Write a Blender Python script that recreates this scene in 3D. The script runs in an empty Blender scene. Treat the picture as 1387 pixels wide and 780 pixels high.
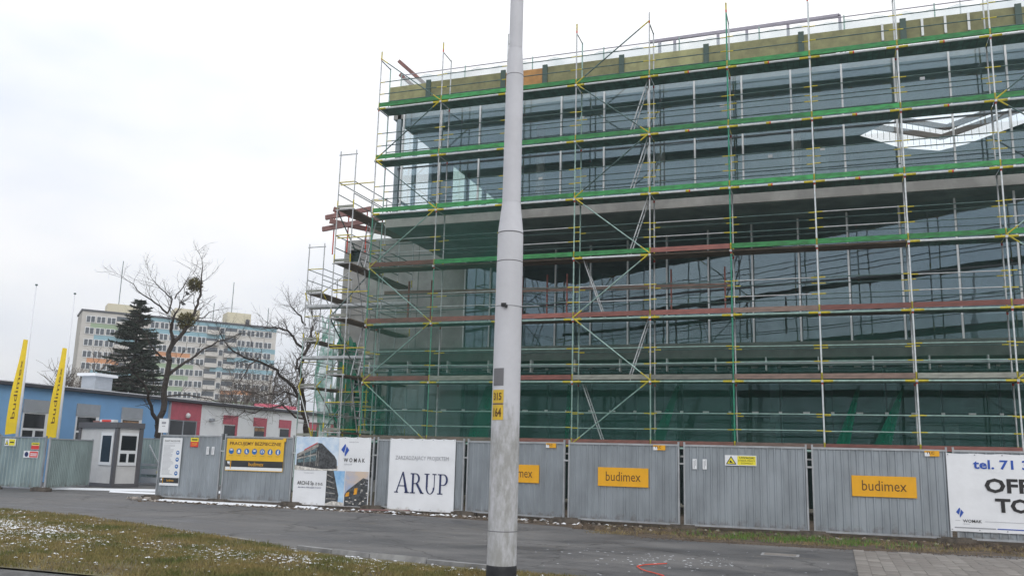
import bpy, bmesh, math, random
import numpy as np
from mathutils import Vector, Matrix
from mathutils.geometry import tessellate_polygon
S = bpy.context.scene
COL = S.collection
rnd = random.Random(7)
R = math.radians

# ------------------------------------------------------------------ camera
cam = bpy.data.objects.new('camera', bpy.data.cameras.new('camera')); COL.objects.link(cam)
yaw, pitch, roll = -.3484, .1888, .0269
fw = Vector((math.sin(yaw)*math.cos(pitch), math.cos(yaw)*math.cos(pitch), math.sin(pitch)))
rt = Vector((math.cos(yaw), -math.sin(yaw), 0)); up = rt.cross(fw)
c_, s_ = math.cos(roll), math.sin(roll)
r2 = rt*c_ + up*s_; u2 = up*c_ - rt*s_
cam.matrix_world = Matrix(((r2.x, u2.x, -fw.x, 5.263), (r2.y, u2.y, -fw.y, -27.2), (r2.z, u2.z, -fw.z, 1.57), (0, 0, 0, 1)))
cam.data.sensor_width = 36; cam.data.lens = 1201.5/1387*36
cam.data.clip_start = .1; cam.data.clip_end = 5000
S.camera = cam
# ------------------------------------------------------------------ world: overcast
W = bpy.data.worlds.new('World'); S.world = W; W.use_nodes = True
nt = W.node_tree; N = nt.nodes; L = nt.links
for n in list(N): N.remove(n)
out = N.new('ShaderNodeOutputWorld'); bg = N.new('ShaderNodeBackground'); bg2 = N.new('ShaderNodeBackground')
sky = N.new('ShaderNodeTexSky'); sky.sky_type = 'NISHITA'; sky.sun_disc = False
SUN_EL, SUN_AZ = R(32), R(146)
sky.sun_elevation = SUN_EL; sky.sun_rotation = SUN_AZ
bg.inputs['Strength'].default_value = .08
L.new(sky.outputs[0], bg.inputs['Color'])
tc = N.new('ShaderNodeTexCoord'); sep = N.new('ShaderNodeSeparateXYZ'); L.new(tc.outputs['Generated'], sep.inputs[0])
mp = N.new('ShaderNodeMapping'); mp.inputs['Scale'].default_value = (1.3, 1.3, 3.2); mp.inputs['Location'].default_value = (.9, .3, .2)
L.new(tc.outputs['Generated'], mp.inputs[0])
nz = N.new('ShaderNodeTexNoise'); nz.inputs['Scale'].default_value = 1.7; nz.inputs['Detail'].default_value = 4.5; nz.inputs['Roughness'].default_value = .5
L.new(mp.outputs[0], nz.inputs['Vector'])
cr = N.new('ShaderNodeValToRGB'); cr.color_ramp.elements[0].position = .36; cr.color_ramp.elements[1].position = .6
cr.color_ramp.elements[0].color = (.74, .79, .88, 1); cr.color_ramp.elements[1].color = (.99, .99, 1, 1)
L.new(nz.outputs['Fac'], cr.inputs[0])
mr = N.new('ShaderNodeMapRange'); mr.inputs['From Min'].default_value = -.02; mr.inputs['From Max'].default_value = 1.0
mr.inputs['To Min'].default_value = .97; mr.inputs['To Max'].default_value = 1.75
L.new(sep.outputs['Z'], mr.inputs['Value'])
mm = N.new('ShaderNodeVectorMath'); mm.operation = 'SCALE'; L.new(cr.outputs[0], mm.inputs[0]); L.new(mr.outputs[0], mm.inputs['Scale'])
L.new(mm.outputs[0], bg2.inputs['Color'])
mx = N.new('ShaderNodeMixShader'); mx.inputs[0].default_value = .93
L.new(bg.outputs[0], mx.inputs[1]); L.new(bg2.outputs[0], mx.inputs[2]); L.new(mx.outputs[0], out.inputs[0])
sun = bpy.data.objects.new('sun', bpy.data.lights.new('sun', 'SUN')); COL.objects.link(sun)
sun.data.energy = .9; sun.data.angle = R(22); sun.data.color = (1, .96, .9)
sd = Vector((math.sin(SUN_AZ)*math.cos(SUN_EL), math.cos(SUN_AZ)*math.cos(SUN_EL), math.sin(SUN_EL)))
sun.rotation_euler = sd.to_track_quat('Z', 'Y').to_euler(); sun.location = (20, -30, 40)
S.view_settings.view_transform = 'Standard'; S.view_settings.look = 'None'
S.view_settings.exposure = 0; S.view_settings.gamma = 1
S.render.engine = 'CYCLES'
S.cycles.max_bounces = 8; S.cycles.transparent_max_bounces = 24

# ------------------------------------------------------------------ materials
def pbr(name, col, rough=.7, metal=0, var=0, vscale=3, bump=0, bscale=40, col2=None, ramp=(.4, .62), spec=.5, stretch=None, detail=6):
    m = bpy.data.materials.new(name); m.use_nodes = True
    t = m.node_tree; p = t.nodes['Principled BSDF']
    p.inputs['Base Color'].default_value = (*col, 1); p.inputs['Roughness'].default_value = rough; p.inputs['Metallic'].default_value = metal
    p.inputs['Specular IOR Level'].default_value = spec
    if var or col2 or bump:
        tcn = t.nodes.new('ShaderNodeTexCoord'); mpn = t.nodes.new('ShaderNodeMapping'); t.links.new(tcn.outputs['Object'], mpn.inputs[0])
        if stretch: mpn.inputs['Scale'].default_value = stretch
    if var or col2:
        n = t.nodes.new('ShaderNodeTexNoise'); n.inputs['Scale'].default_value = vscale; n.inputs['Detail'].default_value = detail; n.inputs['Roughness'].default_value = .62
        t.links.new(mpn.outputs[0], n.inputs['Vector'])
        r = t.nodes.new('ShaderNodeValToRGB'); t.links.new(n.outputs['Fac'], r.inputs[0])
        r.color_ramp.elements[0].position = ramp[0]; r.color_ramp.elements[1].position = ramp[1]
        a = col; b = col2 if col2 else tuple(min(1, c*(1+var)) for c in col)
        if not col2: a = tuple(c*(1-var) for c in col)
        r.color_ramp.elements[0].color = (*a, 1); r.color_ramp.elements[1].color = (*b, 1)
        t.links.new(r.outputs[0], p.inputs['Base Color'])
        q = t.nodes.new('ShaderNodeMapRange'); t.links.new(n.outputs['Fac'], q.inputs['Value']); q.inputs['From Min'].default_value = .3; q.inputs['From Max'].default_value = .7
        q.inputs['To Min'].default_value = max(.05, rough-.12); q.inputs['To Max'].default_value = min(1, rough+.12); t.links.new(q.outputs[0], p.inputs['Roughness'])
    if bump:
        n2 = t.nodes.new('ShaderNodeTexNoise'); n2.inputs['Scale'].default_value = bscale; n2.inputs['Detail'].default_value = 5
        t.links.new(mpn.outputs[0], n2.inputs['Vector'])
        b_ = t.nodes.new('ShaderNodeBump'); b_.inputs['Strength'].default_value = bump; b_.inputs['Distance'].default_value = .02
        t.links.new(n2.outputs['Fac'], b_.inputs['Height']); t.links.new(b_.outputs[0], p.inputs['Normal'])
    return m
M = {}
def A(name, *a, **k): M[name] = pbr(name, *a, **k)
def tone(name, lo=.86, hi=1.12, dirt=None, dz=(.4, .0)):
    """each object gets its own slight tone; optional mud splash rising from the foot"""
    m = M[name]; t = m.node_tree; p = t.nodes['Principled BSDF']; bc = p.inputs['Base Color']
    oi = t.nodes.new('ShaderNodeObjectInfo'); mr_ = t.nodes.new('ShaderNodeMapRange'); t.links.new(oi.outputs['Random'], mr_.inputs['Value']); mr_.inputs['To Min'].default_value = lo; mr_.inputs['To Max'].default_value = hi
    vm = t.nodes.new('ShaderNodeVectorMath'); vm.operation = 'SCALE'; t.links.new(mr_.outputs[0], vm.inputs['Scale'])
    if bc.links: t.links.new(bc.links[0].from_socket, vm.inputs[0])
    else: vm.inputs[0].default_value = bc.default_value[:3]
    t.links.new(vm.outputs[0], bc)
    if dirt:
        tcn = t.nodes.new('ShaderNodeTexCoord'); sp = t.nodes.new('ShaderNodeSeparateXYZ'); t.links.new(tcn.outputs['Object'], sp.inputs[0])
        n = t.nodes.new('ShaderNodeTexNoise'); n.inputs['Scale'].default_value = 5; n.inputs['Detail'].default_value = 8; n.inputs['Roughness'].default_value = .7; t.links.new(tcn.outputs['Object'], n.inputs['Vector'])
        g = t.nodes.new('ShaderNodeMapRange'); t.links.new(sp.outputs['Z'], g.inputs['Value']); g.inputs['From Min'].default_value = dz[0]; g.inputs['From Max'].default_value = dz[1]; g.inputs['To Min'].default_value = -.2; g.inputs['To Max'].default_value = .22
        ad = t.nodes.new('ShaderNodeMath'); ad.operation = 'ADD'; t.links.new(n.outputs['Fac'], ad.inputs[0]); t.links.new(g.outputs[0], ad.inputs[1])
        rp_ = t.nodes.new('ShaderNodeValToRGB'); rp_.color_ramp.elements[0].position = .48; rp_.color_ramp.elements[1].position = .72; rp_.color_ramp.elements[1].color = (.75, .75, .75, 1); t.links.new(ad.outputs[0], rp_.inputs[0])
        mx_ = t.nodes.new('ShaderNodeMix'); mx_.data_type = 'RGBA'; t.links.new(rp_.outputs[0], mx_.inputs[0]); t.links.new(vm.outputs[0], mx_.inputs[6]); mx_.inputs[7].default_value = (*dirt, 1); t.links.new(mx_.outputs[2], bc)
A('galv', (.50, .52, .53), .45, .45, var=.18, vscale=6)
A('galv_mint', (.30, .44, .40), .5, .3, var=.2, vscale=6)
A('green_paint', (.035, .27, .17), .5, .1, var=.2, vscale=8)
A('zinc_bright', (.66, .70, .72), .45, .15, var=.12, vscale=6)
A('green_soft', (.10, .32, .23), .5, .1, var=.2, vscale=8)
A('steel_dark', (.085, .145, .14), .5, .4, var=.3, vscale=5)
A('yellow', (.50, .42, .03), .5, var=.2, vscale=9)
A('red_band', (.62, .06, .03), .5, var=.2, vscale=9)
A('toe_green', (.035, .24, .07), .6, var=.32, vscale=5, stretch=(.7, 1, 3), bump=.3)
A('toe_red', (.235, .095, .08), .75, var=.25, vscale=4, stretch=(.6, 1, 6))
A('toe_brown', (.21, .15, .125), .8, var=.25, vscale=4, stretch=(.6, 1, 6))
A('toe_grey', (.23, .24, .21), .8, var=.25, vscale=4, stretch=(.6, 1, 6))
A('deck_metal', (.11, .22, .18), .6, .2, var=.3, vscale=3)
A('deck_wood', (.17, .135, .105), .8, var=.35, vscale=3, stretch=(.6, 5, 1))
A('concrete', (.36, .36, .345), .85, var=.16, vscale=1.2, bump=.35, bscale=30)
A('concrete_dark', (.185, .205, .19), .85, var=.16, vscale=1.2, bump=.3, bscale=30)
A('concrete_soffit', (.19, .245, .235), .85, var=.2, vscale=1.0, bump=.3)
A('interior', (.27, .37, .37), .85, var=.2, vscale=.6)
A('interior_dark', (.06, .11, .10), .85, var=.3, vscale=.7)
A('mullion', (.74, .76, .77), .4, .1)
A('mullion_dark', (.035, .05, .055), .4, .2)
A('column_blue', (.30, .37, .41), .6, var=.1)
A('clip_white', (.75, .77, .78), .4)
A('plywood', (.30, .295, .155), .8, var=.18, vscale=2.5, bump=.2)
A('plywood_orange', (.45, .24, .09), .8, var=.15)
A('post_green_dark', (.06, .10, .085), .6)
A('fence', (.32, .355, .385), .42, .45, var=.12, vscale=1.6, stretch=(1, 1, .35), bump=.06, bscale=9)
A('fence_green', (.31, .385, .38), .45, .4, var=.14, vscale=1.6, stretch=(1, 1, .35), bump=.06, bscale=9)
A('fence_frame', (.42, .44, .46), .4, .5, var=.1)
A('banner', (.80, .82, .85), .5, var=.03, vscale=1.5, bump=.9, bscale=2.2)
A('print_navy', (.018, .03, .11), .6); A('print_blue', (.02, .085, .42), .6); A('print_black', (.02, .02, .022), .6)
A('print_grey', (.32, .33, .36), .6); A('print_brown', (.10, .045, .012), .6); A('print_sky', (.45, .60, .78), .6, col2=(.72, .80, .88), var=.1, vscale=2)
A('print_bluesky', (.15, .38, .68), .6, col2=(.50, .70, .88), var=.1, vscale=1.3)
A('print_bld', (.06, .065, .07), .6, var=.6, vscale=14); A('print_bld_light', (.30, .29, .27), .6, var=.4, vscale=9)
A('print_glass', (.10, .16, .18), .5, var=.5, vscale=18); A('print_dusk', (.62, .50, .40), .6, col2=(.32, .42, .62), var=.1, vscale=1.2)
A('print_orange', (.72, .33, .02), .6, var=.2, vscale=12); A('print_red', (.55, .10, .10), .6); A('print_ground', (.62, .60, .56), .7, var=.3, vscale=12)
A('sign_orange', (.80, .40, .012), .45, var=.04); A('sign_yellow', (.80, .70, .04), .5); A('sign_white', (.78, .80, .82), .5)
A('sign_amber', (.78, .47, .03), .5, var=.05); A('sign_pict', (.015, .14, .42), .5); A('sign_dark', (.03, .033, .036), .5); A('sign_red', (.68, .05, .04), .5)
A('pole', (.56, .565, .60), .6, .0, var=.05, vscale=2, bump=.12, bscale=16)
A('black_wrap', (.012, .013, .016), .45, bump=.3, bscale=14)
A('pole_patch', (.17, .17, .18), .8, var=.1); A('plate_yellow', (.62, .42, .04), .6, var=.1); A('wire', (.25, .26, .27), .4, .6)
A('blue_wall', (.20, .40, .68), .85, var=.05, vscale=.6, bump=.12); A('white_wall', (.80, .83, .86), .85, var=.05, vscale=.6, bump=.12)
A('pink', (.50, .12, .16), .8, var=.08); A('fascia', (.05, .055, .07), .5); A('shutter', (.34, .37, .41), .6, var=.06)
A('white_frame', (.78, .80, .82), .45); A('dark_glass', (.015, .02, .024), .08, spec=.6)
A('brown_curtain', (.32, .19, .10), .8, var=.4, vscale=3)  # curtain cloth in mottled brown
A('snow', (.74, .76, .79), .75, bump=.4, bscale=25)
A('asphalt', (.098, .097, .098), .8, var=0, col2=(.165, .16, .157), vscale=.4, bump=.5, bscale=130, ramp=(.35, .65))
def asphalt():
    m = bpy.data.materials.new('asphalt'); m.use_nodes = True; t = m.node_tree; p = t.nodes['Principled BSDF']; tcn = t.nodes.new('ShaderNodeTexCoord')
    def noise(sc, det, st=(1, 1, 1), rough=.6):
        mp_ = t.nodes.new('ShaderNodeMapping'); mp_.inputs['Scale'].default_value = st; t.links.new(tcn.outputs['Object'], mp_.inputs[0]); n = t.nodes.new('ShaderNodeTexNoise'); n.inputs['Scale'].default_value = sc; n.inputs['Detail'].default_value = det; n.inputs['Roughness'].default_value = rough; t.links.new(mp_.outputs[0], n.inputs['Vector']); return n.outputs['Fac']
    def ramp(f, a, b, ca, cb):
        rp_ = t.nodes.new('ShaderNodeValToRGB'); e = rp_.color_ramp.elements; e[0].position = a; e[1].position = b; e[0].color = (*ca, 1); e[1].color = (*cb, 1); t.links.new(f, rp_.inputs[0]); return rp_.outputs[0]
    def mix(f, a, b, mode='MIX'):
        x = t.nodes.new('ShaderNodeMix'); x.data_type = 'RGBA'; x.blend_type = mode
        (t.links.new(f, x.inputs[0]) if not isinstance(f, float) else setattr(x.inputs[0], 'default_value', f)); t.links.new(a, x.inputs[6]); t.links.new(b, x.inputs[7]); return x.outputs[2]
    damp = noise(.33, 7, (1, 1.9, 1), .68)
    base = ramp(damp, .38, .60, (.062, .062, .066), (.150, .147, .145))
    grit = ramp(noise(75, 3), .35, .7, (.72, .72, .72), (1.25, 1.24, 1.22))
    c = mix(1.0, base, grit, 'MULTIPLY')
    mudf = ramp(noise(1.1, 8, (1, 1.6, 1), .7), .56, .70, (0, 0, 0), (.55, .55, .55)); mud = ramp(damp, .2, .8, (.12, .10, .075), (.17, .15, .12)); c = mix(mudf, c, mud)
    v = t.nodes.new('ShaderNodeTexVoronoi'); v.feature = 'DISTANCE_TO_EDGE'; v.inputs['Scale'].default_value = .38
    w = t.nodes.new('ShaderNodeTexNoise'); w.inputs['Scale'].default_value = 1.6; w.inputs['Detail'].default_value = 6; t.links.new(tcn.outputs['Object'], w.inputs['Vector']); va = t.nodes.new('ShaderNodeVectorMath'); va.operation = 'MULTIPLY_ADD'; va.inputs[1].default_value = (1.1, 1.1, 0); t.links.new(w.outputs['Color'], va.inputs[0]); t.links.new(tcn.outputs['Object'], va.inputs[2]); t.links.new(va.outputs[0], v.inputs['Vector'])
    cr_ = ramp(v.outputs['Distance'], .003, .012, (.45, .45, .45), (1, 1, 1)); c = mix(1.0, c, cr_, 'MULTIPLY')
    t.links.new(c, p.inputs['Base Color'])
    q = t.nodes.new('ShaderNodeMapRange'); t.links.new(damp, q.inputs['Value']); q.inputs['From Min'].default_value = .36; q.inputs['From Max'].default_value = .56; q.inputs['To Min'].default_value = .42; q.inputs['To Max'].default_value = .88; t.links.new(q.outputs[0], p.inputs['Roughness'])
    b = t.nodes.new('ShaderNodeBump'); b.inputs['Strength'].default_value = .5; b.inputs['Distance'].default_value = .01; t.links.new(noise(110, 4), b.inputs['Height']); t.links.new(b.outputs[0], p.inputs['Normal']); M['asphalt'] = m
asphalt()
A('road', (.13, .13, .135), .75, var=.14, vscale=1, bump=.5, bscale=120)
A('dirt', (.085, .062, .042), .95, var=.45, vscale=3.2, bump=.8, bscale=22)
A('soil', (.085, .07, .045), .95, col2=(.15, .135, .065), vscale=1.8, bump=.7, bscale=20)
A('kerb', (.27, .27, .27), .85, var=.2, vscale=3, bump=.3)
A('kerb_dark', (.10, .10, .095), .85, var=.3, vscale=3, bump=.3)
A('paver', (.215, .198, .18), .85, var=.14, vscale=2.2, bump=.35, bscale=45)
A('paver2', (.185, .168, .152), .85, var=.14, vscale=2.2, bump=.35, bscale=45)
A('foot_block', (.10, .085, .07), .9, var=.4, vscale=6, bump=.6); A('rubble', (.30, .27, .24), .9, var=.4, vscale=5, bump=.5)
A('bark', (.045, .036, .030), .95, var=.3, vscale=8, bump=.5); A('bark_grey', (.12, .10, .085), .95, var=.3, vscale=3)
A('needle', (.020, .034, .022), .7, col2=(.042, .056, .038), vscale=2.5, var=.1); A('mistletoe', (.09, .085, .02), .7, col2=(.15, .13, .04), vscale=6, var=.1)
A('apt_base', (.56, .54, .51), .85, var=.07, vscale=.25); A('apt_side', (.40, .385, .35), .85, var=.1, vscale=.2)
A('apt_teal', (.24, .42, .50), .85, var=.05, vscale=.3); A('apt_orange', (.60, .28, .13), .85, var=.06, vscale=.3); A('apt_green', (.30, .40, .26), .85, var=.05, vscale=.3)
A('apt_cream', (.66, .61, .45), .85, var=.05); A('apt_window', (.06, .075, .09), .12, spec=.6); A('booth_panel', (.62, .62, .62), .55, var=.04)
A('booth_frame', (.115, .115, .125), .5); A('flag_yellow', (.80, .58, .02), .7, var=.05); A('flag_pole', (.74, .76, .80), .4); A('strap', (.75, .07, .03), .6)
A('duct', (.55, .60, .62), .35, .6); A('roof_frame', (.34, .32, .38), .5, .2, var=.1); A('timber_red', (.24, .13, .12), .75, var=.2)
A('beam_brown', (.15, .13, .115), .7); A('leaf_green', (.07, .15, .02), .8, col2=(.12, .22, .04), vscale=9, var=.1)
A('grass', (.085, .105, .02), .85, col2=(.24, .185, .07), vscale=1.1, ramp=(.38, .6), detail=8)
A('grass_dry', (.22, .17, .075), .9, var=.25, vscale=2)

tone('fence', .88, 1.08, (.15, .125, .10)); tone('fence_green', .9, 1.08, (.15, .13, .10)); tone('banner', .97, 1.02, (.5, .47, .42), (.25, -.1))
for q in ('toe_green', 'toe_red', 'toe_brown', 'toe_grey', 'deck_wood', 'plywood'): tone(q, .72, 1.25)
tone('paver', .82, 1.15); tone('kerb', .8, 1.2)
def glass(name, tint, refl, fbase, frough=.015):
    m = bpy.data.materials.new(name); m.use_nodes = True; t = m.node_tree; n = t.nodes
    for x in list(n): n.remove(x)
    o = n.new('ShaderNodeOutputMaterial'); mx = n.new('ShaderNodeMixShader'); tr = n.new('ShaderNodeBsdfTransparent'); gl = n.new('ShaderNodeBsdfGlossy')
    tr.inputs[0].default_value = (*tint, 1); gl.inputs[0].default_value = (*refl, 1); gl.inputs['Roughness'].default_value = frough
    lw = n.new('ShaderNodeLayerWeight'); lw.inputs[0].default_value = .5
    pw = n.new('ShaderNodeMath'); pw.operation = 'POWER'; pw.inputs[1].default_value = 5; t.links.new(lw.outputs['Facing'], pw.inputs[0])
    mp = n.new('ShaderNodeMapRange'); t.links.new(pw.outputs[0], mp.inputs['Value']); mp.inputs['From Min'].default_value = .0; mp.inputs['From Max'].default_value = 1
    mp.inputs['To Min'].default_value = fbase; mp.inputs['To Max'].default_value = .9
    # very slight waviness of the panes
    tc_ = n.new('ShaderNodeTexCoord'); nn = n.new('ShaderNodeTexNoise'); nn.inputs['Scale'].default_value = .8; oi = n.new('ShaderNodeObjectInfo'); va = n.new('ShaderNodeVectorMath'); va.operation = 'MULTIPLY_ADD'; va.inputs[1].default_value = (31, 17, 23); t.links.new(oi.outputs['Random'], va.inputs[0]); t.links.new(tc_.outputs['Object'], va.inputs[2]); t.links.new(va.outputs[0], nn.inputs['Vector'])
    bp = n.new('ShaderNodeBump'); bp.inputs['Strength'].default_value = .12; bp.inputs['Distance'].default_value = .05
    t.links.new(nn.outputs['Fac'], bp.inputs['Height']); t.links.new(bp.outputs[0], gl.inputs['Normal'])
    t.links.new(mp.outputs[0], mx.inputs[0]); t.links.new(tr.outputs[0], mx.inputs[1]); t.links.new(gl.outputs[0], mx.inputs[2]); t.links.new(mx.outputs[0], o.inputs[0])
    M[name] = m
glass('glass', (.965, .985, .985), (.68, .88, 1), .105)
glass('glass_pale', (.74, .84, .80), (.9, 1, 1), .07)
glass('glass_ground', (.80, .86, .86), (.62, .90, .95), .06)
def netmat(name, col, alpha, var=.35, sc=1.2):
    m = bpy.data.materials.new(name); m.use_nodes = True; t = m.node_tree; n = t.nodes
    for x in list(n): n.remove(x)
    o = n.new('ShaderNodeOutputMaterial'); mx = n.new('ShaderNodeMixShader'); tr = n.new('ShaderNodeBsdfTransparent')
    d = n.new('ShaderNodeBsdfDiffuse'); tl = n.new('ShaderNodeBsdfTranslucent'); ad = n.new('ShaderNodeMixShader'); ad.inputs[0].default_value = .35
    d.inputs[0].default_value = (*col, 1); tl.inputs[0].default_value = (*col, 1)
    t.links.new(d.outputs[0], ad.inputs[1]); t.links.new(tl.outputs[0], ad.inputs[2])
    tc_ = n.new('ShaderNodeTexCoord'); nn = n.new('ShaderNodeTexNoise'); nn.inputs['Scale'].default_value = sc; nn.inputs['Detail'].default_value = 4
    t.links.new(tc_.outputs['Object'], nn.inputs['Vector'])
    mp = n.new('ShaderNodeMapRange'); mp.inputs['From Min'].default_value = .3; mp.inputs['From Max'].default_value = .7
    mp.inputs['To Min'].default_value = alpha*(1-var); mp.inputs['To Max'].default_value = min(.97, alpha*(1+var)); t.links.new(nn.outputs['Fac'], mp.inputs['Value'])
    t.links.new(mp.outputs[0], mx.inputs[0]); t.links.new(tr.outputs[0], mx.inputs[1]); t.links.new(ad.outputs[0], mx.inputs[2]); t.links.new(mx.outputs[0], o.inputs[0])
    M[name] = m
netmat('net_thin', (.05, .20, .15), .13); netmat('net_mid', (.025, .13, .095), .30); netmat('net_dense', (.015, .20, .125), .66)
netmat('net_corner', (.05, .20, .15), .21); netmat('net_white', (.62, .74, .76), .45); netmat('net_torn', (.02, .30, .18), .62, .5, 2.5)

# ------------------------------------------------------------------ mesh helpers
class MB:
    def __init__(s): s.v = []; s.f = []; s.m = []; s.mats = []
    def mi(s, m):
        if m not in s.mats: s.mats.append(m)
        return s.mats.index(m)
    def poly(s, pts, m):
        b = len(s.v); s.v += [tuple(p) for p in pts]; s.f.append(tuple(range(b, b+len(pts)))); s.m.append(s.mi(m)); return s
    def box(s, x0, y0, z0, x1, y1, z1, m):
        b = len(s.v)
        s.v += [(x0, y0, z0), (x1, y0, z0), (x1, y1, z0), (x0, y1, z0), (x0, y0, z1), (x1, y0, z1), (x1, y1, z1), (x0, y1, z1)]
        for q in ((0, 3, 2, 1), (4, 5, 6, 7), (0, 1, 5, 4), (1, 2, 6, 5), (2, 3, 7, 6), (3, 0, 4, 7)):
            s.f.append(tuple(b+i for i in q)); s.m.append(s.mi(m))
        return s
    def beam(s, p, q, w, h, m, upv=(0, 0, 1)):
        p = Vector(p); q = Vector(q); d = (q-p).normalized(); u = Vector(upv)
        a = d.cross(u)
        if a.length < 1e-4: a = d.cross(Vector((1, 0, 0)))
        a.normalize(); u = a.cross(d); a = a*w/2; u = u*h/2; b = len(s.v)
        for c in (p, q): s.v += [tuple(c-a-u), tuple(c+a-u), tuple(c+a+u), tuple(c-a+u)]
        for k in ((0, 1, 2, 3), (7, 6, 5, 4), (0, 4, 5, 1), (1, 5, 6, 2), (2, 6, 7, 3), (3, 7, 4, 0)):
            s.f.append(tuple(b+i for i in k)); s.m.append(s.mi(m))
        return s
    def tube(s, p, q, r0, m, r1=None, n=6, cap=True):
        if r1 is None: r1 = r0
        p = Vector(p); q = Vector(q); d = (q-p)
        if d.length < 1e-6: return s
        d.normalize(); a = d.cross(Vector((0, 0, 1)))
        if a.length < 1e-3: a = Vector((1, 0, 0))
        a.normalize(); c = d.cross(a); b = len(s.v)
        for (o, r) in ((p, r0), (q, r1)):
            for i in range(n):
                t = 2*math.pi*i/n; s.v.append(tuple(o+a*math.cos(t)*r+c*math.sin(t)*r))
        k = s.mi(m)
        for i in range(n):
            j = (i+1) % n; s.f.append((b+i, b+j, b+n+j, b+n+i)); s.m.append(k)
        if cap:
            s.f.append(tuple(b+n-1-i for i in range(n))); s.m.append(k); s.f.append(tuple(b+n+i for i in range(n))); s.m.append(k)
        return s
    def grid(s, fn, nu, nv, m):
        b = len(s.v); k = s.mi(m)
        for j in range(nv+1):
            for i in range(nu+1): s.v.append(tuple(fn(i/nu, j/nv)))
        for j in range(nv):
            for i in range(nu):
                a = b+j*(nu+1)+i; s.f.append((a, a+1, a+nu+2, a+nu+1)); s.m.append(k)
        return s
    def lathe(s, prof, m, n=24, cx=0, cy=0):
        b = len(s.v); k = s.mi(m)
        for (r, z) in prof:
            for i in range(n):
                t = 2*math.pi*i/n; s.v.append((cx+r*math.cos(t), cy+r*math.sin(t), z))
        for j in range(len(prof)-1):
            for i in range(n):
                a = b+j*n+i; c = b+j*n+(i+1) % n; s.f.append((a, c, c+n, a+n)); s.m.append(k)
        return s
    def mesh(s, name, smooth=False):
        me = bpy.data.meshes.new(name); me.from_pydata(s.v, [], s.f)
        for m in s.mats: me.materials.append(M[m])
        me.polygons.foreach_set('material_index', s.m)
        if smooth: me.polygons.foreach_set('use_smooth', [True]*len(s.f))
        me.update(); return me
WL = {}
def wl(o): return WL.get(o.name, Vector((0, 0, 0)))
def link(name, me, parent=None, at=None):
    """at given: local position under parent; otherwise the mesh is in world coordinates"""
    o = bpy.data.objects.new(name, me); COL.objects.link(o)
    if parent is not None:
        o.parent = parent
        if at is None: o.location = -wl(parent); WL[o.name] = Vector((0, 0, 0))
        else: o.location = at; WL[o.name] = wl(parent)+Vector(at)
    elif at is not None: o.location = at; WL[o.name] = Vector(at)
    return o
def B(name, mb, parent=None, at=None, smooth=False, label=None):
    o = link(name, mb.mesh(name, smooth), parent, at)
    if label: o['label'] = label
    return o
def thing(name, label, cat, loc=(0, 0, 0), rz=0, group=None):
    o = bpy.data.objects.new(name, None); COL.objects.link(o); o.location = loc; o.rotation_euler = (0, 0, rz); o.empty_display_size = .2
    WL[o.name] = Vector(loc); o['label'] = label; o['category'] = cat
    if group: o['group'] = group
    return o
def tag(o, label=None, cat=None, group=None, kind=None):
    if label: o['label'] = label
    if cat: o['category'] = cat
    if group: o['group'] = group
    if kind: o['kind'] = kind
    return o
def npmesh(name, verts, nper, mat, mats=None, midx=None):
    v = np.asarray(verts, dtype=np.float32).reshape(-1, 3); nf = len(v)//nper
    me = bpy.data.meshes.new(name); me.vertices.add(len(v)); me.vertices.foreach_set('co', v.ravel())
    me.loops.add(len(v)); me.loops.foreach_set('vertex_index', np.arange(len(v), dtype=np.int32))
    me.polygons.add(nf); me.polygons.foreach_set('loop_start', np.arange(0, len(v), nper, dtype=np.int32)); me.polygons.foreach_set('loop_total', np.full(nf, nper, dtype=np.int32))
    for m in (mats or [mat]): me.materials.append(M[m])
    if midx is not None: me.polygons.foreach_set('material_index', np.asarray(midx, dtype=np.int32))
    me.update(calc_edges=True); return me
# lettering: real flat outlines a hair in front of the sign face (local x along the sign, z up, facing -y)
def text_pts(s, bold=0.0, n=6):
    cu = bpy.data.curves.new('t', 'FONT'); cu.body = s; cu.size = 1; cu.offset = bold; cu.resolution_u = 2; cu.fill_mode = 'FRONT'
    o = bpy.data.objects.new('t', cu); COL.objects.link(o); me = bpy.data.meshes.new_from_object(o.evaluated_get(bpy.context.evaluated_depsgraph_get()))
    v = np.array([x.co[:] for x in me.vertices]); f = [tuple(p.vertices) for p in me.polygons]
    bpy.data.objects.remove(o); bpy.data.curves.remove(cu); bpy.data.meshes.remove(me); return v, f
def text(parent, s, x0, z0, x1, z1, mat, y=-.012, bold=0.0, name='lettering'):
    v, f = text_pts(s, bold)
    mn = v.min(0); mxx = v.max(0); w = mxx-mn
    mb = MB()
    mb.v = [(x0+(p[0]-mn[0])/w[0]*(x1-x0), y, z0+(p[1]-mn[1])/w[1]*(z1-z0)) for p in v]
    mb.f = f; mb.m = [mb.mi(mat)]*len(f)
    return B(name, mb, parent, (0, 0, 0))
def flat(mb, pts, m, y=-.010): mb.poly([(p[0], y, p[1]) for p in pts], m); return mb
def rect(mb, x0, z0, x1, z1, m, y=-.010): return flat(mb, [(x0, z0), (x1, z0), (x1, z1), (x0, z1)], m, y)
def disc(mb, cx, cz, r, m, y, n=16): return flat(mb, [(cx+r*math.cos(2*math.pi*i/n), cz+r*math.sin(2*math.pi*i/n)) for i in range(n)], m, y)

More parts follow.
